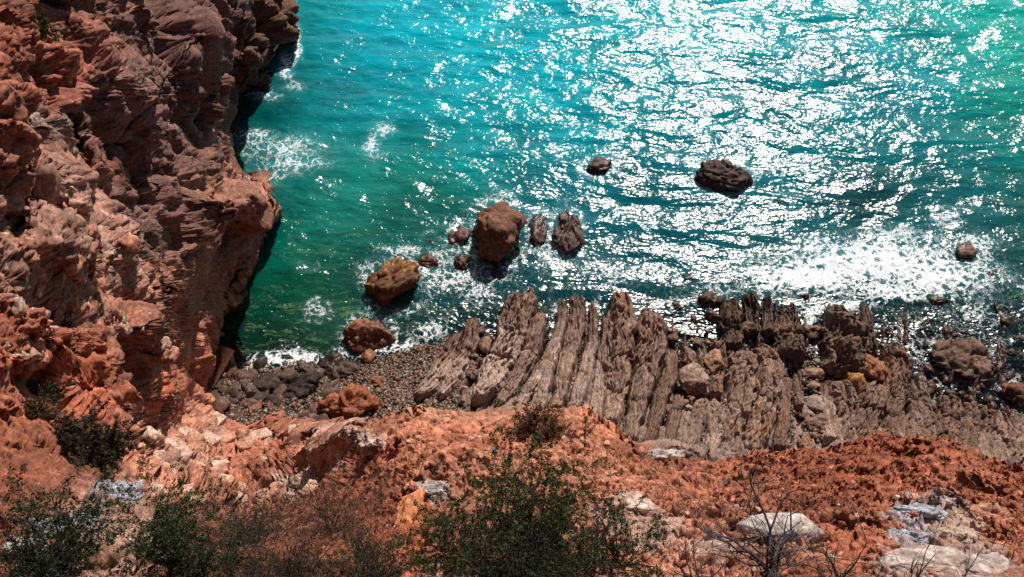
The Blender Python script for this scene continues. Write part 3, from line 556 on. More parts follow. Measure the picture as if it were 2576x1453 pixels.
# ------------------------------------------------------------------ tilted rock ledges: each one an object
LEDGE = rock_mat('ledge_rock', fine=7, bump=.6, wet=.45)
def ledge(path, lab, hgt=.9, col=(.34, .23, .18), roll=0., seed=0, top=(.20, .12, .09), prof=.55):
    """path: (photo x, photo y, half width px) from the landward end to the seaward tip"""
    hgt *= .78; path = np.array(path, float); ns, nt = 150, 60
    if path[0, 0] > 1330: path[0, 1] += 38
    seg = np.r_[0, np.cumsum(np.linalg.norm(np.diff(path[:, :2], axis=0), axis=1))]; s = np.linspace(0, seg[-1], ns); q = s/seg[-1]
    ax = np.interp(s, seg, path[:, 0]); ay = np.interp(s, seg, path[:, 1]); hw = np.interp(s, seg, path[:, 2])
    k = np.ones(15)/15; sm = lambda v: np.convolve(np.r_[np.full(7, v[0]), v, np.full(7, v[-1])], k, 'valid')
    ax, ay, hw = sm(ax), sm(ay), sm(hw)
    c = atz(ax, ay, .5); z0 = shore_z(c[:, 0], c[:, 1]); c = atz(ax, ay, np.maximum(z0, -.2)+hgt*.6)
    m = np.linalg.norm(c-np.array([0, 0, CAMZ]), axis=1)/FPX; W = hw*m*1.17
    T = np.gradient(c[:, :2], axis=0); T /= np.linalg.norm(T, axis=1, keepdims=True); A = np.c_[T[:, 1], -T[:, 0]]
    t = np.linspace(-1, 1, nt); r = np.random.default_rng(seed+5)
    endt = np.clip(np.minimum((q+.012)/.10, (1.012-q)/.12), 0, 1)**.6
    prf = np.clip(1-np.abs(t)**5, 0, 1)**.6
    crest = np.interp(t, [-1, -.2, prof, 1], [-.35, 0.05, .30, -.45])
    lift = .82+.28*np.sin(q*5+seed)+.35*(q < .25)*(.25-q)*2
    Z = (np.maximum(z0, -.3)-.55)[:, None]+(hgt*endt*lift)[:, None]*(prf+crest*.7)[None]*1.0+.55*prf[None]*endt[:, None]
    wd = W*(.25+.75*endt)*1.06
    X = c[:, 0][:, None]+A[:, 0][:, None]*wd[:, None]*t[None]; Y = c[:, 1][:, None]+A[:, 1][:, None]*wd[:, None]*t[None]
    P = np.stack([X, Y, Z], -1).reshape(-1, 3); o = r.uniform(-40, 40, 3)
    ss = np.repeat(q*seg[-1]*m.mean(), nt); tt = (t[None]*W[:, None]).ravel()
    L = np.c_[ss, tt, 0*tt]
    warp = np.c_[perlin(L*.8+o, 1), perlin(L*.8+o+7, 2), 0*tt]
    h1, c1, r1 = facet(np.c_[ss*.25, tt*1.5/np.repeat(np.clip(W, .2, 2), nt), 0*tt]+o+warp*.35, seed % 50); h2, c2, r2 = facet(np.c_[ss*1.3, tt*4.5, 0*tt]+o+warp*.3, seed % 50+9); h3, c3, r3 = facet(np.c_[ss*5, tt*8, 0*tt]+o, seed % 50+19)
    Wm = np.repeat(np.clip(W, .15, 1.2), nt)
    sw = tt*2.6/np.repeat(np.clip(W, .35, 2), nt)**.5+fbm(np.c_[ss*.25, tt*.6, 0*tt]+o, 12, 3)*1.1+seed*.37; fr = sw-np.floor(sw)
    sw2 = tt*7+fbm(np.c_[ss*.4, tt, 0*tt]+o, 13, 3)*1.2; fr2 = sw2-np.floor(sw2)
    jt, jc, jr = facet(np.c_[ss*.55, tt*.55, 0*tt]+o+9, seed % 31+3)
    d = Wm*(fr*.34*sstep(1., .88, fr)+fr2*.055*sstep(1., .85, fr2)+jt*.30-.30*np.exp(-jc*14)+h1*.20-.30*np.exp(-c1*10)+h2*.09-.06*np.exp(-c2*9)+h3*.09+fbm(L*3+o, 8, 4)*.12)
    edge = np.repeat((1-np.abs(t)[None]**4), ns, 0).ravel()
    P[:, 2] += d*(.35+.65*edge); A2 = np.repeat(A, nt, 0); P[:, :2] += A2*(fbm(L*np.array([1.1, .3, 1])+o+3, 5, 4)*Wm*.32+h2*Wm*.08)[:, None]
    P[:, :2] += np.repeat(T, nt, 0)*(fbm(np.c_[tt*3, ss*.6, 0*tt]+o+3, 5, 3)*.5*Wm*(np.repeat(q, nt) > .5))[:, None]
    cc = np.array(col)*(.82+.3*r1+.0*r2)[:, None]*(.9+.2*r2)[:, None]; wetf = sstep(.45, .95, np.repeat(q, nt)+fbm(L*.9+o, 4, 4)*.45)[:, None]
    cc = cc*(1-wetf)+np.array(top)*(.75+.5*r2)[:, None]*wetf
    rs = sstep(.25, .6, fbm(L*.6+o+20, 14, 4)+.1)[:, None]; cc = cc*(1-rs*.4)+np.array([.36, .17, .10])*rs*.4
    ob = mesh_np('rock_ledge', P, grid_faces(ns, nt), LEDGE, attrs={'Col': np.clip(cc, .01, .65)})
    return tag(ob, lab, 'rock ledge', 'tilted rock ledges along the shore')
PALE = (.34, .24, .195); MID = (.25, .165, .125); BRN = (.16, .098, .07); DKB = (.10, .062, .045)
ledge([(1040,1012,12),(1085,965,26),(1130,890,26),(1158,820,14)], 'leftmost pale ledge beside the pebble beach', .9, PALE, seed=1)
ledge([(1098,1012,10),(1140,950,24),(1180,860,22),(1198,785,16)], 'second pale ledge from the pebble beach, narrow brown tip', .9, PALE, seed=2)
ledge([(1188,1015,14),(1235,950,34),(1285,850,38),(1325,715,40)], 'broadest pale ledge at left with a square brown seaward end', 1.5, PALE, seed=3)
ledge([(1245,1025,12),(1290,970,20),(1338,880,22),(1362,770,20)], 'dark edged ledge against the right side of the broadest one', 1.1, MID, seed=4)
ledge([(1300,1030,16),(1345,960,18),(1380,890,14),(1392,840,8)], 'short pale ledge tapering beside the white water slit', .8, PALE, seed=5)
ledge([(1345,1025,20),(1380,920,18),(1410,820,15),(1420,725,13)], 'thin straight ledge right of the white water slit', 1.0, PALE, seed=6)
ledge([(1388,1025,18),(1425,920,20),(1452,810,22),(1455,712,22)], 'long ledge with dark pitted tip, left of the two tall middle ones', 1.3, MID, seed=7)
ledge([(1432,1025,18),(1475,930,18),(1495,830,14),(1488,745,10)], 'slim grey ledge in the middle of the row', .9, PALE, seed=8)
ledge([(1490,1035,20),(1515,940,20),(1528,850,14),(1525,780,8)], 'slim pale ledge ending well short of the water', .8, PALE, seed=9)
ledge([(1535,1050,20),(1555,940,32),(1568,820,36),(1558,715,18)], 'tall middle ledge with a sharp pointed dark tip', 1.6, MID, seed=10)
ledge([(1575,1090,16),(1610,990,26),(1640,880,38),(1632,765,32)], 'wide ledge with rounded dark shoulder next to the pointed one', 1.5, MID, seed=11)
ledge([(1625,1105,14),(1655,1030,18),(1685,940,20),(1690,860,14)], 'brown fluted ledge on the right flank of the wide one', .9, BRN, seed=12)
ledge([(1670,1110,14),(1700,1040,16),(1715,980,12)], 'short fluted ledge under the creased tan boulder', .7, BRN, seed=13)
ledge([(1720,1112,18),(1750,1050,20),(1775,990,14)], 'stub ledge beneath the loose boulders', .8, MID, seed=14)
ledge([(1782,1115,14),(1812,1060,22),(1835,1000,16)], 'oval grey ledge between the stub and the big fan', .8, PALE, seed=15)
ledge([(1800,960,16),(1810,900,20),(1800,850,16)], 'small creased ledge behind the tan block', .6, BRN, seed=16)
ledge([(1830,1120,20),(1860,1030,30),(1870,940,34),(1865,865,28)], 'left half of the big fluted fan of rock', 1.1, MID, seed=17)
ledge([(1890,1115,22),(1925,1020,34),(1935,930,36),(1905,860,30)], 'right half of the big fluted fan of rock, widest on this side', 1.2, MID, seed=18)
ledge([(1960,1105,16),(1975,1010,16),(1985,930,12)], 'dark narrow ledge bordering the stone gully', .8, BRN, seed=19)
ledge([(2010,1000,10),(2005,930,13),(1990,880,10)], 'tiny finger ledge at the head of the stone gully', .6, BRN, seed=20)
ledge([(2090,1080,12),(2085,1010,20),(2080,950,12)], 'grey finger ledge standing right of the stone gully', .8, PALE, seed=21)
ledge([(2110,1110,16),(2130,1030,28),(2110,950,30)], 'sloping grey brown ledge below the long smooth boulder', .9, MID, seed=22)
ledge([(2150,1110,22),(2185,1040,34),(2215,960,26)], 'dark rippled ledge under the rusty boulders', 1.1, BRN, seed=23)
ledge([(2130,905,52),(2130,840,44),(2105,780,22),(2100,752,12)], 'striped brown crest rock rising behind the boulder row', 1.6, BRN, seed=24, top=(.14,.09,.06))
ledge([(2175,870,30),(2180,800,12),(2172,738,8)], 'thin fin of rock with a needle tip beside the striped crest', 1.0, DKB, seed=25, top=(.11,.07,.05))
ledge([(1985,870,34),(1985,810,34),(1975,750,28)], 'dark square ledge left of the small pool', 1.1, DKB, seed=26, top=(.11,.07,.05))
ledge([(1930,810,14),(1932,775,16),(1928,738,8)], 'dark spindle shaped rock awash between two larger ones', .9, DKB, seed=27, top=(.11,.07,.05))
ledge([(1893,805,16),(1892,770,20),(1882,735,14)], 'dark block ledge with green weed left of the spindle rock', .9, DKB, seed=28, top=(.12,.08,.05))
ledge([(1845,840,24),(1838,790,28),(1828,745,16)], 'weedy dark ledge at the seaward left corner', 1.0, DKB, seed=29, top=(.12,.08,.05))
ledge([(2240,1020,26),(2255,940,30),(2250,850,22)], 'flat wet ledge right of the rusty boulders', .6, BRN, seed=30, top=(.13,.08,.06))
ledge([(2240,1100,22),(2255,1060,22),(2262,1020,18)], 'low ridge of rock behind the right crest of the cliff', .6, BRN, seed=31)
ledge([(2300,1110,24),(2320,1040,30),(2310,970,22)], 'flat mottled ledge with puddles at right', .5, BRN, seed=32)
ledge([(2370,1115,22),(2395,1050,28),(2385,985,20)], 'mottled ledge in front of the broad reef rock', .5, BRN, seed=33)
ledge([(2440,1130,24),(2455,1070,26),(2455,1010,20)], 'low dark ledge right of the mottled pair', .5, BRN, seed=34)
ledge([(2500,1150,22),(2515,1090,26),(2510,1030,20)], 'low ledge before the last one at the right edge', .5, MID, seed=35)
ledge([(2560,1160,22),(2575,1100,28),(2580,1040,20)], 'last low ledge cut by the right edge of the photo', .5, MID, seed=36)

# ------------------------------------------------------------------ pebbles and cobbles
def pebble_field():
    V, Fc = ico(1); Vs = []; Fs = []; Cs = []; n = 0
    r = np.random.default_rng(3)
    spots = []
    def scat(N, x0, x1, y0, y1, smin, smax, fn=None):
        k = 0
        while k < N:
            x = r.uniform(x0, x1); y = r.uniform(y0, y1)
            if fn is None or fn(x, y): spots.append((x, y, r.uniform(smin, smax))); k += 1
    scat(8500, 840, 1150, 850, 1060, .05, .15, lambda x, y: y > 945-(x-840)*.33)
    scat(4200, 560, 860, 905, 1075, .05, .17)
    scat(500, 580, 840, 900, 925, .05, .14)
    scat(900, 1180, 2250, 820, 1110, .05, .16)
    scat(500, 1960, 2100, 880, 1100, .06, .18)
    a = np.array(spots); p = atz(a[:, 0], a[:, 1], .4); z = shore_z(p[:, 0], p[:, 1])
    for _ in range(4): p = atz(a[:, 0], a[:, 1], z); z = .5*z+.5*shore_z(p[:, 0], p[:, 1])
    p = atz(a[:, 0], a[:, 1], z)+np.array([0, 0, .03])
    pal = np.array([(.09,.045,.025),(.13,.065,.035),(.17,.10,.065),(.05,.032,.022),(.12,.05,.026),(.22,.155,.115),(.07,.065,.022),(.08,.045,.03),(.06,.035,.025),(.10,.055,.035)])
    for i in range(len(a)):
        s = (.035+(a[i, 2]-.05)*r.random()**1.5*1.9)*np.array([r.uniform(.8, 1.4), r.uniform(.7, 1), r.uniform(.5, .8)]); th = r.uniform(0, 3.1)
        R = np.array([[math.cos(th), math.sin(th), 0], [-math.sin(th), math.cos(th), 0], [0, 0, 1]])
        Vs.append((V*s*r.uniform(.85, 1.1, (len(V), 1)))@R+p[i]+np.array([0, 0, s[2]*.4+.05])); Fs.append(Fc+n); n += len(V)
        Cs.append(np.repeat(pal[r.integers(len(pal))][None]*r.uniform(.7, 1.3), len(V), 0))
    o = mesh_np('pebbles', np.concatenate(Vs), np.concatenate(Fs), PEB, smooth=True, attrs={'Col': np.concatenate(Cs)}); o['kind'] = 'stuff'
    tag(o, 'brown and tan pebbles spread over the small beach', 'pebbles')
PEB = rock_mat('pebble_stone', fine=14, bump=.2, rough=.45, spec=.5)
pebble_field()
STOP = set('in on at with by left right below above behind beside against between under where near of standing alone just touching leaning from awash half showing barely resting wedged ending tapering next rising pointing stuck sticking growing overlooking split'.split())
def short(lab):
    w_ = []
    for t_ in lab.replace(',', '').split():
        if t_ in STOP and len(w_) >= 2: break
        w_.append(t_)
    return ' '.join(w_[:5])
def relabel(objs, kind):
    """every small stone is told apart by size, tone and the named rock it lies nearest to"""
    land = [(np.array(o.matrix_world.translation if o.type == 'EMPTY' or o.location.length > .1 else o.data.vertices[len(o.data.vertices)//2].co), short(o['label'])) for o in C.objects if o.get('category') in ('boulder', 'rock ledge', 'reef rock', 'outcrop', 'rock block', 'block', 'rock fin') and o not in objs and not o.name.startswith(('beach_boulder', 'cobble'))]
    lp = np.array([q[0] for q in land]); sc = sorted(o.scale[0] for o in objs)
    for o in objs:
        p = np.array(o.location); j = int(np.argmin(((lp-p)**2).sum(1))); x, y = px_of(p[None]); x0, y0 = px_of(lp[j][None])
        dx, dy = float(x[0]-x0[0]), float(y[0]-y0[0])
        side = ('right of' if dx > 0 else 'left of') if abs(dx) > abs(dy) else ('below' if dy > 0 else 'above')
        rk = sc.index(o.scale[0])/max(1, len(sc)-1); sz = ['tiny', 'small', 'medium', 'big'][min(3, int(rk*4))]
        o['label'] = f"{sz} {kind} {side} the {land[j][1]}"
    seen = {}
    for o in objs: seen.setdefault(o['label'], []).append(o)
    ordw = ['leftmost', 'second', 'third', 'fourth', 'fifth', 'sixth', 'seventh', 'eighth', 'ninth', 'tenth', 'eleventh', 'twelfth']
    for lb, L in seen.items():
        if len(L) > 1:
            for n_, o in enumerate(sorted(L, key=lambda q: float(px_of(np.array(q.location)[None])[0][0]))): o['label'] = (ordw[n_]+(' ' if n_ == 0 else ' from left ')+lb) if n_ < 12 else lb
protos = {}
def copies(name, spots, lab, cat, group, cols, mat, rough=.7, wh=lambda s: s):
    r = np.random.default_rng(len(spots)+11)
    made = []
    for k, (p, size) in enumerate(spots):
        key = (name, k % 9)
        if key not in protos:
            base = rock_obj(name, (0, 0, 0), (1, .8, .62), 0, 900+k*13, cols[k % len(cols)], mat, 3, rough, sink=.3, box=(name == 'loose_stone'))
            protos[key] = base; o = base
        else: o = protos[key].copy(); C.collection.objects.link(o)
        o.location = p; o.scale = (size*r.uniform(.85, 1.2), size*r.uniform(.8, 1.15), size*r.uniform(.7, 1.1)); o.rotation_euler = (r.uniform(-.3, .3), r.uniform(-.3, .3), r.uniform(0, 6.2))
        tag(o, lab, cat, group); made.append(o)
    bpy.context.view_layer.update(); relabel(made, lab)
def shore_spots(N, x0, x1, y0, y1, smin, smax, seed, fn=None):
    r = np.random.default_rng(seed); L = []
    while len(L) < N:
        x = r.uniform(x0, x1); y = r.uniform(y0, y1)
        if fn and not fn(x, y): continue
        p = atz(x, y, .4); z = float(shore_z(p[0], p[1])[0])
        for _ in range(4): p = atz(x, y, z); z = .5*z+.5*float(shore_z(p[0], p[1])[0])
        p = atz(x, y, z); L.append((tuple(p), r.uniform(smin, smax)))
    return L
copies('cobble', shore_spots(34, 570, 860, 935, 1070, .14, .34, 5), 'brown beach cobble', 'cobble', 'cobbles among the dark beach boulders', [DK, (.2,.14,.11), (.1,.07,.06)], RB)
protos = {}
copies('cobble', shore_spots(30, 850, 1130, 900, 1050, .12, .24, 6, lambda x, y: y > 1010-(x-840)*.40), 'rounded cobble', 'cobble', 'cobbles in the pebble bank', [(.22,.12,.07), (.3,.2,.13), (.16,.13,.05)], RB, .4)
protos = {}
copies('cobble', shore_spots(36, 1960, 2100, 880, 1110, .16, .36, 8), 'gully cobble', 'cobble', 'cobbles in the stone gully', [(.24,.15,.11), (.2,.11,.07), (.28,.2,.16)], RB, .5)
protos = {}
copies('cobble', shore_spots(46, 1680, 1880, 800, 1080, .14, .36, 9), 'brown cobble', 'cobble', 'cobbles between the loose boulders', [(.24,.15,.11), (.2,.12,.08), (.3,.2,.15)], RB, .6)
protos = {}
copies('cobble', shore_spots(36, 1130, 1260, 780, 1030, .10, .24, 10, lambda x, y: abs(x-(1215-(y-850)*.25)) < 16), 'crevice cobble', 'cobble', 'cobbles in the left crevice', [(.2,.13,.1), (.26,.18,.14)], RB, .5)

SB = np.random.default_rng(55)
for k_, (x_, y_, w_) in enumerate([(700,640,50),(745,610,36),(720,700,44),(850,640,34),(880,600,40),(760,820,46),(840,790,40),(700,790,50),(870,850,36),(900,800,30),(640,830,40),(930,600,30)]):
    shore_rock(x_, y_, w_, w_*.75, ['dark weedy rock under the green shallows by the cliff wall', 'smaller sunken rock just above the weedy one', 'reddish sunken rock below the weedy one near the cliff', 'sunken rock in the middle of the cove', 'sunken rock at the deep side of the cove', 'sunken rock close to the beach foam', 'sunken rock left of the lichen boulder', 'broad sunken rock beside the shaded cliff foot', 'sunken stone between the two big cove boulders', 'small sunken stone below the lichen boulder', 'sunken rock in the shadow at the cliff foot', 'small sunken rock out past the middle of the cove'][k_], (.07,.022,.016), .35, name='sunken_rock', cat='sunken rock', group='sunken rocks in the cove', zoff=-.30)
protos = {}
copies('shelf_stone', shore_spots(90, 2080, 2590, 930, 1110, .12, .36, 45), 'shelf stone', 'stone', 'loose stones on the right shelf', [(.12,.07,.05), (.17,.10,.07), (.2,.09,.05)], RB, .6)
protos = {}
copies('awash_rock', shore_spots(70, 2190, 2600, 770, 1000, .12, .42, 41), 'dark awash rock', 'rock', 'dark rocks awash on the right reef', [(.10,.06,.045), (.14,.08,.06)], RB, .7)
protos = {}
copies('awash_rock', shore_spots(34, 1000, 1260, 600, 850, .10, .30, 42), 'wet foam rock', 'rock', 'wet rocks in the foam around the big boulders', [(.13,.07,.06), (.16,.085,.06)], RB, .7)
protos = {}
copies('awash_rock', shore_spots(40, 1700, 2200, 740, 860, .14, .40, 43), 'dark ledge rock', 'rock', 'dark rocks at the seaward edge of the ledges', [(.10,.06,.045), (.15,.085,.06)], RB, .7)
protos = {}
copies('beach_boulder', shore_spots(60, 555, 900, 905, 1060, .25, .75, 44), 'dark beach boulder', 'boulder', 'smaller boulders scattered over the beach', [(.055,.036,.03), (.09,.055,.04), (.13,.07,.05)], RB, .6)
# ------------------------------------------------------------------ rocks lying on the cliff slopes
def cliff_rock(px, py, w, h, lab, col, name='rock', cat='rock', seed=None, sub=4, tall=.6, rough=1., group=None, rot=0., sink=.1, mat=None, patch=None, box=False):
    p = on_cliff(px, py); n = surf_n(px, py); m = np.linalg.norm(p-np.array([0, 0, CAMZ]))/FPX
    v = np.array([0, 0, CAMZ])-p; v /= np.linalg.norm(v); zz = .6*n+.4*v; zz /= np.linalg.norm(zz)
    xx = np.cross(np.array([0, 1, .4]), zz); xx /= np.linalg.norm(xx); yy = np.cross(zz, xx)
    a = w*m/2; b = h*m/2*1.1; c = min(a, b)*tall
    o = rock_obj(name, (0, 0, 0), (a, b, c), rot, seed or int(px*3+py*5), col, mat or RD, sub, rough, patch, sink=.5, box=box)
    from mathutils import Matrix
    M = Matrix(((xx[0], yy[0], zz[0]), (xx[1], yy[1], zz[1]), (xx[2], yy[2], zz[2])))
    q = p+zz*c*(.62-sink); o.matrix_world = Matrix.Translation(Vector(q)) @ M.to_4x4()
    return tag(o, lab, cat, group)
GL = 'white limestone outcrops on the cliff edge'; GB = 'pale broken blocks in the rubble chute'
WH = (.40, .37, .35); WB = (.33, .345, .39); PK = (.42, .30, .25)
for a in [
 (300,1245,120,60,'white limestone outcrop with dark hollows at bottom left', WB, .9, 1.5),
 (215,1290,90,44,'low white limestone rib below the hollowed outcrop', WB, .7, 1.2),
 (130,1320,100,50,'bluish white limestone rib nearest the left edge', WB, .7, 1.2),
 (70,1370,80,46,'pale limestone lump above the green bush corner', WH, .7, 1.2),
 (870,1092,80,40,'white limestone block at the left shoulder of the orange ridge', PK, .8, 1.2),
 (925,1110,60,60,'knobbly pale limestone rock beside the ridge shoulder', PK, .8, 1.3),
 (810,1150,74,46,'white limestone rib pointing down from the ridge shoulder', WH, .7, 1.2),
 (750,1195,90,46,'smooth pale limestone rib above the dry brush', PK, .6, 1.),
 (1085,1232,70,38,'small white limestone slab above the orange face', WH, .5, .9),
 (1955,1322,190,80,'smooth rounded white limestone dome behind the dead shrub', (.44,.38,.35), .7, .35),
 (1780,1340,110,50,'pale pink limestone slab left of the white dome', PK, .5, .8),
 (1600,1260,110,60,'pale limestone patch behind the green bush', PK, .4, .8),
 (1680,1120,110,34,'grey flat limestone ledge on the ridge crest', (.40,.33,.31), .4, .8),
 (2310,1290,130,60,'jagged white limestone rock, upper one at bottom right', WB, .6, 1.5),
 (2290,1340,110,50,'hollowed white limestone rock with dark pockets', WB, .6, 1.5),
 (2400,1330,90,40,'small knobbly limestone rock right of the hollowed one', PK, .7, 1.3),
 (2330,1410,170,80,'broad smooth limestone slab in the bottom right corner', (.46,.38,.34), .45, .6),
 (2460,1420,120,80,'grey limestone slab beside the broad smooth one', (.42,.35,.33), .45, .6),
 (2480,1290,90,50,'pitted reddish limestone rock at the right edge', (.42,.22,.14), .6, 1.5)]:
    cliff_rock(*a[:5], a[5], 'limestone_outcrop', 'outcrop', sub=5, tall=a[6], rough=a[7], group=GL, sink=.28, patch=None if 'dome' in a[4] else (.40, .20, .13))
cliff_rock(1030,1290,62,150,'upright orange rock fin standing above the dry brush', (.52,.20,.09), 'rock_fin', 'rock fin', sub=5, tall=.9, rough=.8)
cliff_rock(205,290,56,70,'grey banded boulder stuck in the left cliff', (.30,.22,.18), 'cliff_boulder', 'boulder', sub=5, tall=.9, rough=1.1)
cliff_rock(200,845,110,60,'smooth pinkish cliff block above the dark hollow', (.44,.23,.17), 'cliff_block', 'block', sub=5, tall=.6, rough=.8)
cliff_rock(110,880,60,70,'tall orange block left of the smooth pinkish one', (.42,.18,.11), 'cliff_block', 'block', sub=5, tall=.7, rough=.8)
i = 0
bl = np.random.default_rng(21)
BLK = [(545,1055,56,34,'tilted white slab block at the top of the rubble'),(575,1085,60,30,'long pale block under the tilted white slab'),(500,1065,50,60,'upright pale strata block at the chute head'),
 (470,1110,70,70,'largest pale strata block in the rubble chute'),(530,1100,46,40,'square tan block in the middle of the chute'),(500,1160,60,46,'pale fractured block low in the chute'),
 (440,1165,60,40,'tan block at the left side of the chute'),(560,1160,50,40,'reddish block above the dark cavity'),(620,1120,46,44,'pink block right of the cavity'),(650,1080,56,40,'tan block at the beach side of the chute'),
 (400,1090,40,30,'small pale block nearest the dark round bush'),(690,1130,50,40,'reddish block high on the right of the chute'),(540,1220,60,36,'pale block above the foreground bush'),(610,1235,50,36,'red block above the dry brush, left one'),
 (680,1215,44,34,'red block above the dry brush, right one'),(470,1215,50,30,'small tan block next to the white hollowed outcrop'),(720,1085,50,30,'tan block overlooking the small round boulders'),(410,1130,36,26,'small white chip of rock at the bush edge')]
for x, y, ww, hh, lb in BLK:
    cliff_rock(x, y, ww, hh, lb, tuple(np.array([.56,.36,.28] if bl.random() > .35 else [.48,.24,.16])*bl.uniform(.85, 1.1)), 'rock_block', 'rock block', rot=bl.uniform(.3, .9), tall=.8, rough=.55, group=GB, box=True)
def cliff_spots(N, x0, x1, y0, y1, smin, smax, seed, fn=None):
    r = np.random.default_rng(seed); L = []
    while len(L) < N:
        x = r.uniform(x0, x1); y = r.uniform(y0, y1)
        if fn and not fn(x, y): continue
        p = on_cliff(x, y); d = np.linalg.norm(p-np.array([0, 0, CAMZ])); L.append((tuple(p), r.uniform(smin, smax)**1.3*d/FPX))
    return L
protos = {}
copies('loose_stone', cliff_spots(90, 400, 780, 1050, 1250, 4, 12, 31), 'angular rubble stone', 'stone', 'loose stones in the rubble chute', [(.55,.36,.28), (.48,.25,.17), (.5,.3,.22)], RD, .9)
protos = {}
copies('loose_stone', cliff_spots(60, 1000, 1650, 1050, 1250, 2.5, 6, 32, lambda x, y: y > 1060), 'orange ridge stone', 'stone', 'loose stones on the orange ridge', [(.56,.25,.15), (.55,.33,.24), (.5,.2,.11)], RD, .9)
protos = {}
copies('loose_stone', cliff_spots(70, 1700, 2500, 1200, 1440, 2.5, 6, 33), 'reddish slope stone', 'stone', 'loose stones on the right slope', [(.5,.25,.17), (.42,.16,.09), (.5,.4,.35)], RD, .9)
protos = {}
copies('loose_stone', cliff_spots(80, 0, 420, 560, 900, 4, 13, 34), 'knobbly bedded stone', 'stone', 'stones bedded in the left slope', [(.4,.24,.18), (.44,.2,.13), (.38,.25,.19)], RD, 1.)

# ------------------------------------------------------------------ shrubs
def leaf_mat(name, c1, c2, rough=.6):
    t = NT(name); r = t.n('NewGeometry').outputs['Random Per Island']
    c = t.ramp(r, [(0, c1), (1, c2)])
    d = t.n('BsdfPrincipled', {'Base Color': c, 'Roughness': rough, 'Specular IOR Level': .3}).outputs[0]
    tl = t.n('BsdfTranslucent', {0: c}).outputs[0]
    return t.surf(t.n('MixShader', {0: .3, 1: d, 2: tl}).outputs[0])
def bark_mat(name, c):
    t = NT(name); n = t.noise(60, 4)
    return t.surf(t.n('BsdfPrincipled', {'Base Color': t.ramp(n, [(.3, tuple(np.array(c)*.6)), (.7, tuple(np.array(c)*1.3))]), 'Roughness': .8}).outputs[0])
LG = leaf_mat('green_leaf', (.006, .02, .006), (.10, .12, .015)); LDG = leaf_mat('dark_leaf', (.008, .02, .008), (.045, .06, .015))
LBR = leaf_mat('dry_leaf', (.03, .016, .008), (.13, .07, .018)); LRB = leaf_mat('rusty_leaf', (.09, .035, .015), (.22, .10, .045)); LOL = leaf_mat('olive_leaf', (.02, .016, .008), (.06, .042, .018)); LSG = leaf_mat('silver_leaf', (.12, .2, .17), (.3, .38, .33))
BK = bark_mat('dark_bark', (.022, .015, .013)); BKR = bark_mat('dry_bark', (.13, .07, .055)); BKG = bark_mat('dead_grey_bark', (.045, .04, .05))
def tubes(segs, sides=4):
    """segs: list of (polyline Nx3, radii N)"""
    Vs = []; Fs = []; n = 0; an = np.arange(sides)*2*math.pi/sides; ca, sa = np.cos(an), np.sin(an)
    for P, R in segs:
        T = np.gradient(P, axis=0); T /= np.linalg.norm(T, axis=1, keepdims=True)+1e-9
        a = np.array([.31, .47, .83]); U = np.cross(T, a); U /= np.linalg.norm(U, axis=1, keepdims=True)+1e-9; Vv = np.cross(T, U)
        V = P[:, None]+R[:, None, None]*(U[:, None]*ca[None, :, None]+Vv[:, None]*sa[None, :, None]); m = len(P)
        idx = np.arange(m*sides).reshape(m, sides)+n; nx = np.roll(idx, -1, 1)
        Fs.append(np.stack([idx[:-1], nx[:-1], nx[1:], idx[1:]], -1).reshape(-1, 4)); Vs.append(V.reshape(-1, 3)); n += m*sides
    return np.concatenate(Vs), np.concatenate(Fs)
def grow(seed, axis, length, n0, spread, depth, kids, r0, curl=.25, n=8, up=0.):
    r = np.random.default_rng(seed); axis = np.array(axis, float)/np.linalg.norm(axis); segs = []; tips = []
    def br(p, d, L, rad, lv):
        k = max(4, int(n*(.6 if lv else 1))); P = [p]; st = L/k
        for _ in range(k):
            d = d+r.normal(size=3)*curl+np.array([0, 0, up]); d /= np.linalg.norm(d); P.append(P[-1]+d*st)
        P = np.array(P); R = np.linspace(rad, rad*.35, len(P)); segs.append((P, R))
        if lv >= depth: tips.append(P); return
        for _ in range(kids[lv]):
            i = r.integers(1, len(P)); dd = d+r.normal(size=3)*.75; dd /= np.linalg.norm(dd)
            br(P[i], dd, L*r.uniform(.45, .75), max(R[i]*.6, r0*.12), lv+1)
        tips.append(P[len(P)//2:])
    for _ in range(n0):
        d = axis+r.normal(size=3)*spread; d /= np.linalg.norm(d); br(np.zeros(3)+r.normal(size=3)*length*.03, d, length*r.uniform(.6, 1.05), r0*r.uniform(.5, 1), 0)
    return segs, tips
def leaves(tips, per, size, seed, spread=.5):
    r = np.random.default_rng(seed); keep = [t_ for t_ in tips if r.random() < .33] or tips; T = np.concatenate([np.repeat(t_[:-1], 3, 0)+(np.repeat(t_[1:]-t_[:-1], 3, 0)*np.tile([0, .33, .66], len(t_)-1)[:, None]) for t_ in keep]); i = r.integers(0, len(T), per); c = T[i]+r.normal(size=(per, 3))*size*spread
    a = r.normal(size=(per, 3)); a /= np.linalg.norm(a, axis=1, keepdims=True); b = np.cross(a, r.normal(size=(per, 3))); b /= np.linalg.norm(b, axis=1, keepdims=True)
    s = size*r.uniform(.5, 1.2, (per, 1)); V = np.stack([c-a*s, c+b*s*.5, c+a*s, c-b*s*.5], 1).reshape(-1, 3)
    return V, np.arange(per*4).reshape(-1, 4)
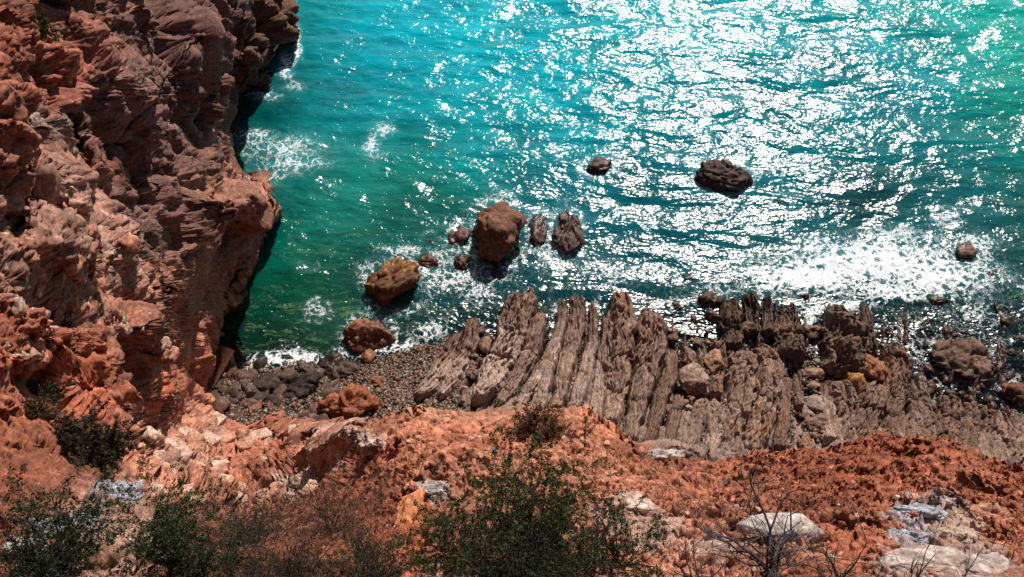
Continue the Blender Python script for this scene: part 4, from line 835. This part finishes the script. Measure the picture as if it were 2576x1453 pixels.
def shrub(px, py, lab, width, seed, leafm=None, bark=BK, nleaf=0, lsize=.012, n0=14, depth=2, kids=(5, 4), r0=.010, axis=None, spread=.6, curl=.22, cat='shrub', name='shrub', group=None, leafname='foliage', lift=.0, up=0.):
    """width in photo px -> real size from the distance of the ground it grows on"""
    p = on_cliff(px, py); n = surf_n(px, py); d = np.linalg.norm(p-np.array([0, 0, CAMZ])); L = width*d/FPX*.5
    ax = n*.8+np.array([0, .1, .35]) if axis is None else np.array(axis, float)
    root = empty(name, tuple(p+n*lift), lab, cat, group)
    segs, tips = grow(seed, ax, L, n0, spread, depth, kids, r0, curl, up=up)
    V, Fc = tubes(segs); mesh_np('branches', V, Fc, bark, root, smooth=True)
    if leafm:
        V, Fc = leaves(tips, int(nleaf*2.4), lsize*(.85 if nleaf > 100 else 1), seed+1, .75); mesh_np(leafname, V, Fc, leafm, root)
    return root
shrub(1345,1405,'green leafy bush growing out of the cliff edge at bottom centre', 480, 1, LG, BK, 15000, .014, 40, 2, (7, 5), .011, spread=.65)
shrub(1330,1460,'dark thorny bush below and behind the green centre bush', 470, 12, LDG, BK, 7000, .012, 34, 2, (6, 5), .009, spread=.7)
shrub(1560,1400,'sparse thorny bush right of the green centre bush', 380, 2, LDG, BK, 2600, .012, 16, 2, (5, 4), .009, spread=.6)
shrub(1130,1400,'thin twiggy green shrub left of the centre bush', 340, 3, LG, BK, 2400, .012, 12, 2, (5, 4), .007, spread=.6)
shrub(150,1480,'dark green bush filling the bottom left corner', 380, 4, LDG, BK, 4500, .013, 22, 2, (6, 5), .008, spread=.7)
shrub(400,1410,'dark green bush in front of the white hollowed outcrop', 330, 5, LG, BK, 4500, .013, 20, 2, (6, 5), .008, spread=.65)
shrub(480,1470,'second dark green bush at the bottom edge, touching the dry brush', 320, 15, LDG, BK, 5000, .013, 18, 2, (6, 5), .008, spread=.65)
shrub(720,1455,'dark leafless scrub at the bottom edge among the dry brush', 420, 35, None, BK, 0, .01, 30, 2, (6, 5), .006, spread=.8)
shrub(560,1430,'dark twiggy scrub between the green bushes and the dry brush', 340, 36, LDG, BK, 2200, .011, 26, 2, (6, 5), .006, spread=.8)
shrub(920,1460,'dark twiggy scrub under the orange rock fin', 340, 37, LDG, BK, 1500, .011, 24, 2, (6, 5), .006, spread=.8)
shrub(40,1450,'dark twiggy scrub in the very corner at bottom left', 300, 38, LDG, BK, 2500, .011, 24, 2, (6, 5), .006, spread=.8)
shrub(640,1360,'brown dry brush right of the dark green bushes', 330, 6, LBR, BK, 3000, .010, 26, 2, (6, 5), .006, spread=.75)
shrub(830,1330,'tangled dry brush below the smooth pale limestone rib', 340, 7, LBR, BK, 2000, .010, 26, 2, (6, 5), .006, spread=.75)
shrub(760,1440,'dense dry brush at the bottom edge', 380, 8, LBR, BK, 4500, .010, 24, 2, (6, 5), .006, spread=.75)
shrub(960,1420,'reddish dry brush below the orange rock fin', 300, 9, LBR, BKR, 2500, .010, 20, 2, (6, 5), .006, spread=.75)
shrub(960,1250,'thin grey twigs left of the orange rock fin', 240, 19, None, BKR, 0, .01, 14, 2, (5, 4), .005, spread=.7)
shrub(1370,1118,'round brown dry bush on the orange ridge above the green bush', 150, 10, LRB, BKR, 5000, .018, 30, 2, (5, 4), .008, spread=.7)
shrub(250,1140,'large dark olive bush on the left slope', 170, 11, LOL, BK, 14000, .026, 40, 2, (6, 4), .015, spread=.8)
shrub(170,1110,'dark olive bush at the left end of the large one', 90, 17, LOL, BK, 5000, .03, 24, 2, (5, 4), .012, spread=.8)
shrub(125,985,'small olive bush under the left overhang', 100, 13, LOL, BK, 4000, .03, 24, 2, (5, 4), .012, spread=.8)
shrub(105,1035,'greyish brown dry bush below the small olive one', 100, 14, LBR, BKR, 2500, .025, 24, 2, (5, 4), .010, spread=.8)
shrub(340,1045,'brown dry scrub along the top of the rubble chute', 80, 16, LBR, BKR, 2000, .03, 20, 2, (4, 3), .010, spread=.8)
shrub(790,1445,'silvery green leafy plant at the bottom edge', 90, 18, LSG, BKR, 700, .012, 12, 1, (4, 3), .004, name='silver_plant', cat='plant')
shrub(1940,1445,'dead leafless shrub with dark curved branches at bottom right', 560, 20, None, BKG, 0, .01, 13, 3, (4, 3, 3), .017, spread=.55, curl=.30, name='dead_shrub')
shrub(1755,1450,'dead shrub stump with blue grey bare sticks', 260, 21, None, BKG, 0, .01, 8, 2, (4, 3), .016, spread=.6, curl=.25, name='dead_shrub')
shrub(2110,1445,'bare thorny shrub right of the big dead one', 300, 22, None, BK, 0, .01, 10, 2, (4, 4), .008, spread=.6, curl=.28, name='dead_shrub')
shrub(2290,1450,'few long bare twigs over the broad limestone slab', 260, 23, None, BK, 0, .01, 5, 1, (3, 3), .006, spread=.5, curl=.12, name='bare_twigs', cat='twigs')
shrub(2430,1445,'thin upright twigs near the bottom right corner', 220, 24, None, BK, 0, .01, 4, 1, (2, 3), .005, spread=.45, curl=.12, name='bare_twigs', cat='twigs')
shrub(1885,1270,'one long thin twig rising in front of the right ridge', 280, 25, None, BK, 0, .01, 2, 1, (4, 3), .006, spread=.12, curl=.07, axis=(0, .5, 1), name='bare_twig', cat='twig')
shrub(1465,1150,'dark upright leafy stalk sticking up above the green bush', 190, 26, LDG, BK, 300, .012, 2, 1, (5, 3), .008, spread=.08, curl=.06, axis=(.05, .7, .8), name='leafy_stalk', cat='plant')
shrub(1240,1240,'thin dark stalk left of the bush top', 120, 27, LDG, BK, 120, .01, 2, 1, (4, 3), .007, spread=.08, curl=.05, axis=(-.05, .7, .8), name='leafy_stalk', cat='plant')
def dry_grass():
    r = np.random.default_rng(77); d = np.linalg.norm(CP-np.array([0, 0, CAMZ]), axis=1)
    dens = fbm(CP*1.5, 88, 3); ok = np.where((CPY > 1040) & (CPX > 880) & (CPX < 2700) & (d < 14) & (dens > .12) & (CP[:, 2] > 33))[0]; c = CP[r.choice(ok, 9000)]
    up = np.array([0, .25, .9])+r.normal(size=c.shape)*.45; up /= np.linalg.norm(up, axis=1, keepdims=True); L = r.uniform(.03, .11, (len(c), 1)); sd_ = r.normal(size=c.shape)*.0028
    V = np.stack([c-sd_, c+sd_, c+up*L], 1).reshape(-1, 3)
    o = mesh_np('dry_grass', V, np.arange(len(V)).reshape(-1, 3), LRB); o['kind'] = 'stuff'; tag(o, 'short dry brown grass growing on the orange ridge', 'grass')
dry_grass()
# green moss patches high on the cliff
shrub(160,65,'small patch of green plants high on the left cliff', 60, 28, LG, BK, 900, .05, 16, 1, (4, 3), .012, spread=1.0, name='green_plant', cat='plant')
shrub(290,745,'small green tuft on the middle of the left cliff', 40, 29, LOL, BK, 700, .04, 12, 1, (4, 3), .012, spread=1.0, name='green_plant', cat='plant')
# scrap of blue and white litter
p = on_cliff(1243, 1160); sc = .7*np.linalg.norm(p-np.array([0, 0, CAMZ]))/FPX
o = rock_obj('litter', tuple(p+surf_n(1243, 1160)*.05), (sc*7, sc*8, sc*5), 0, 5, (.1, .2, .6), RD, 3, 1.2, patch=(.8, .8, .85))
tag(o, 'tiny scrap of blue and white litter beside the green bush', 'litter')
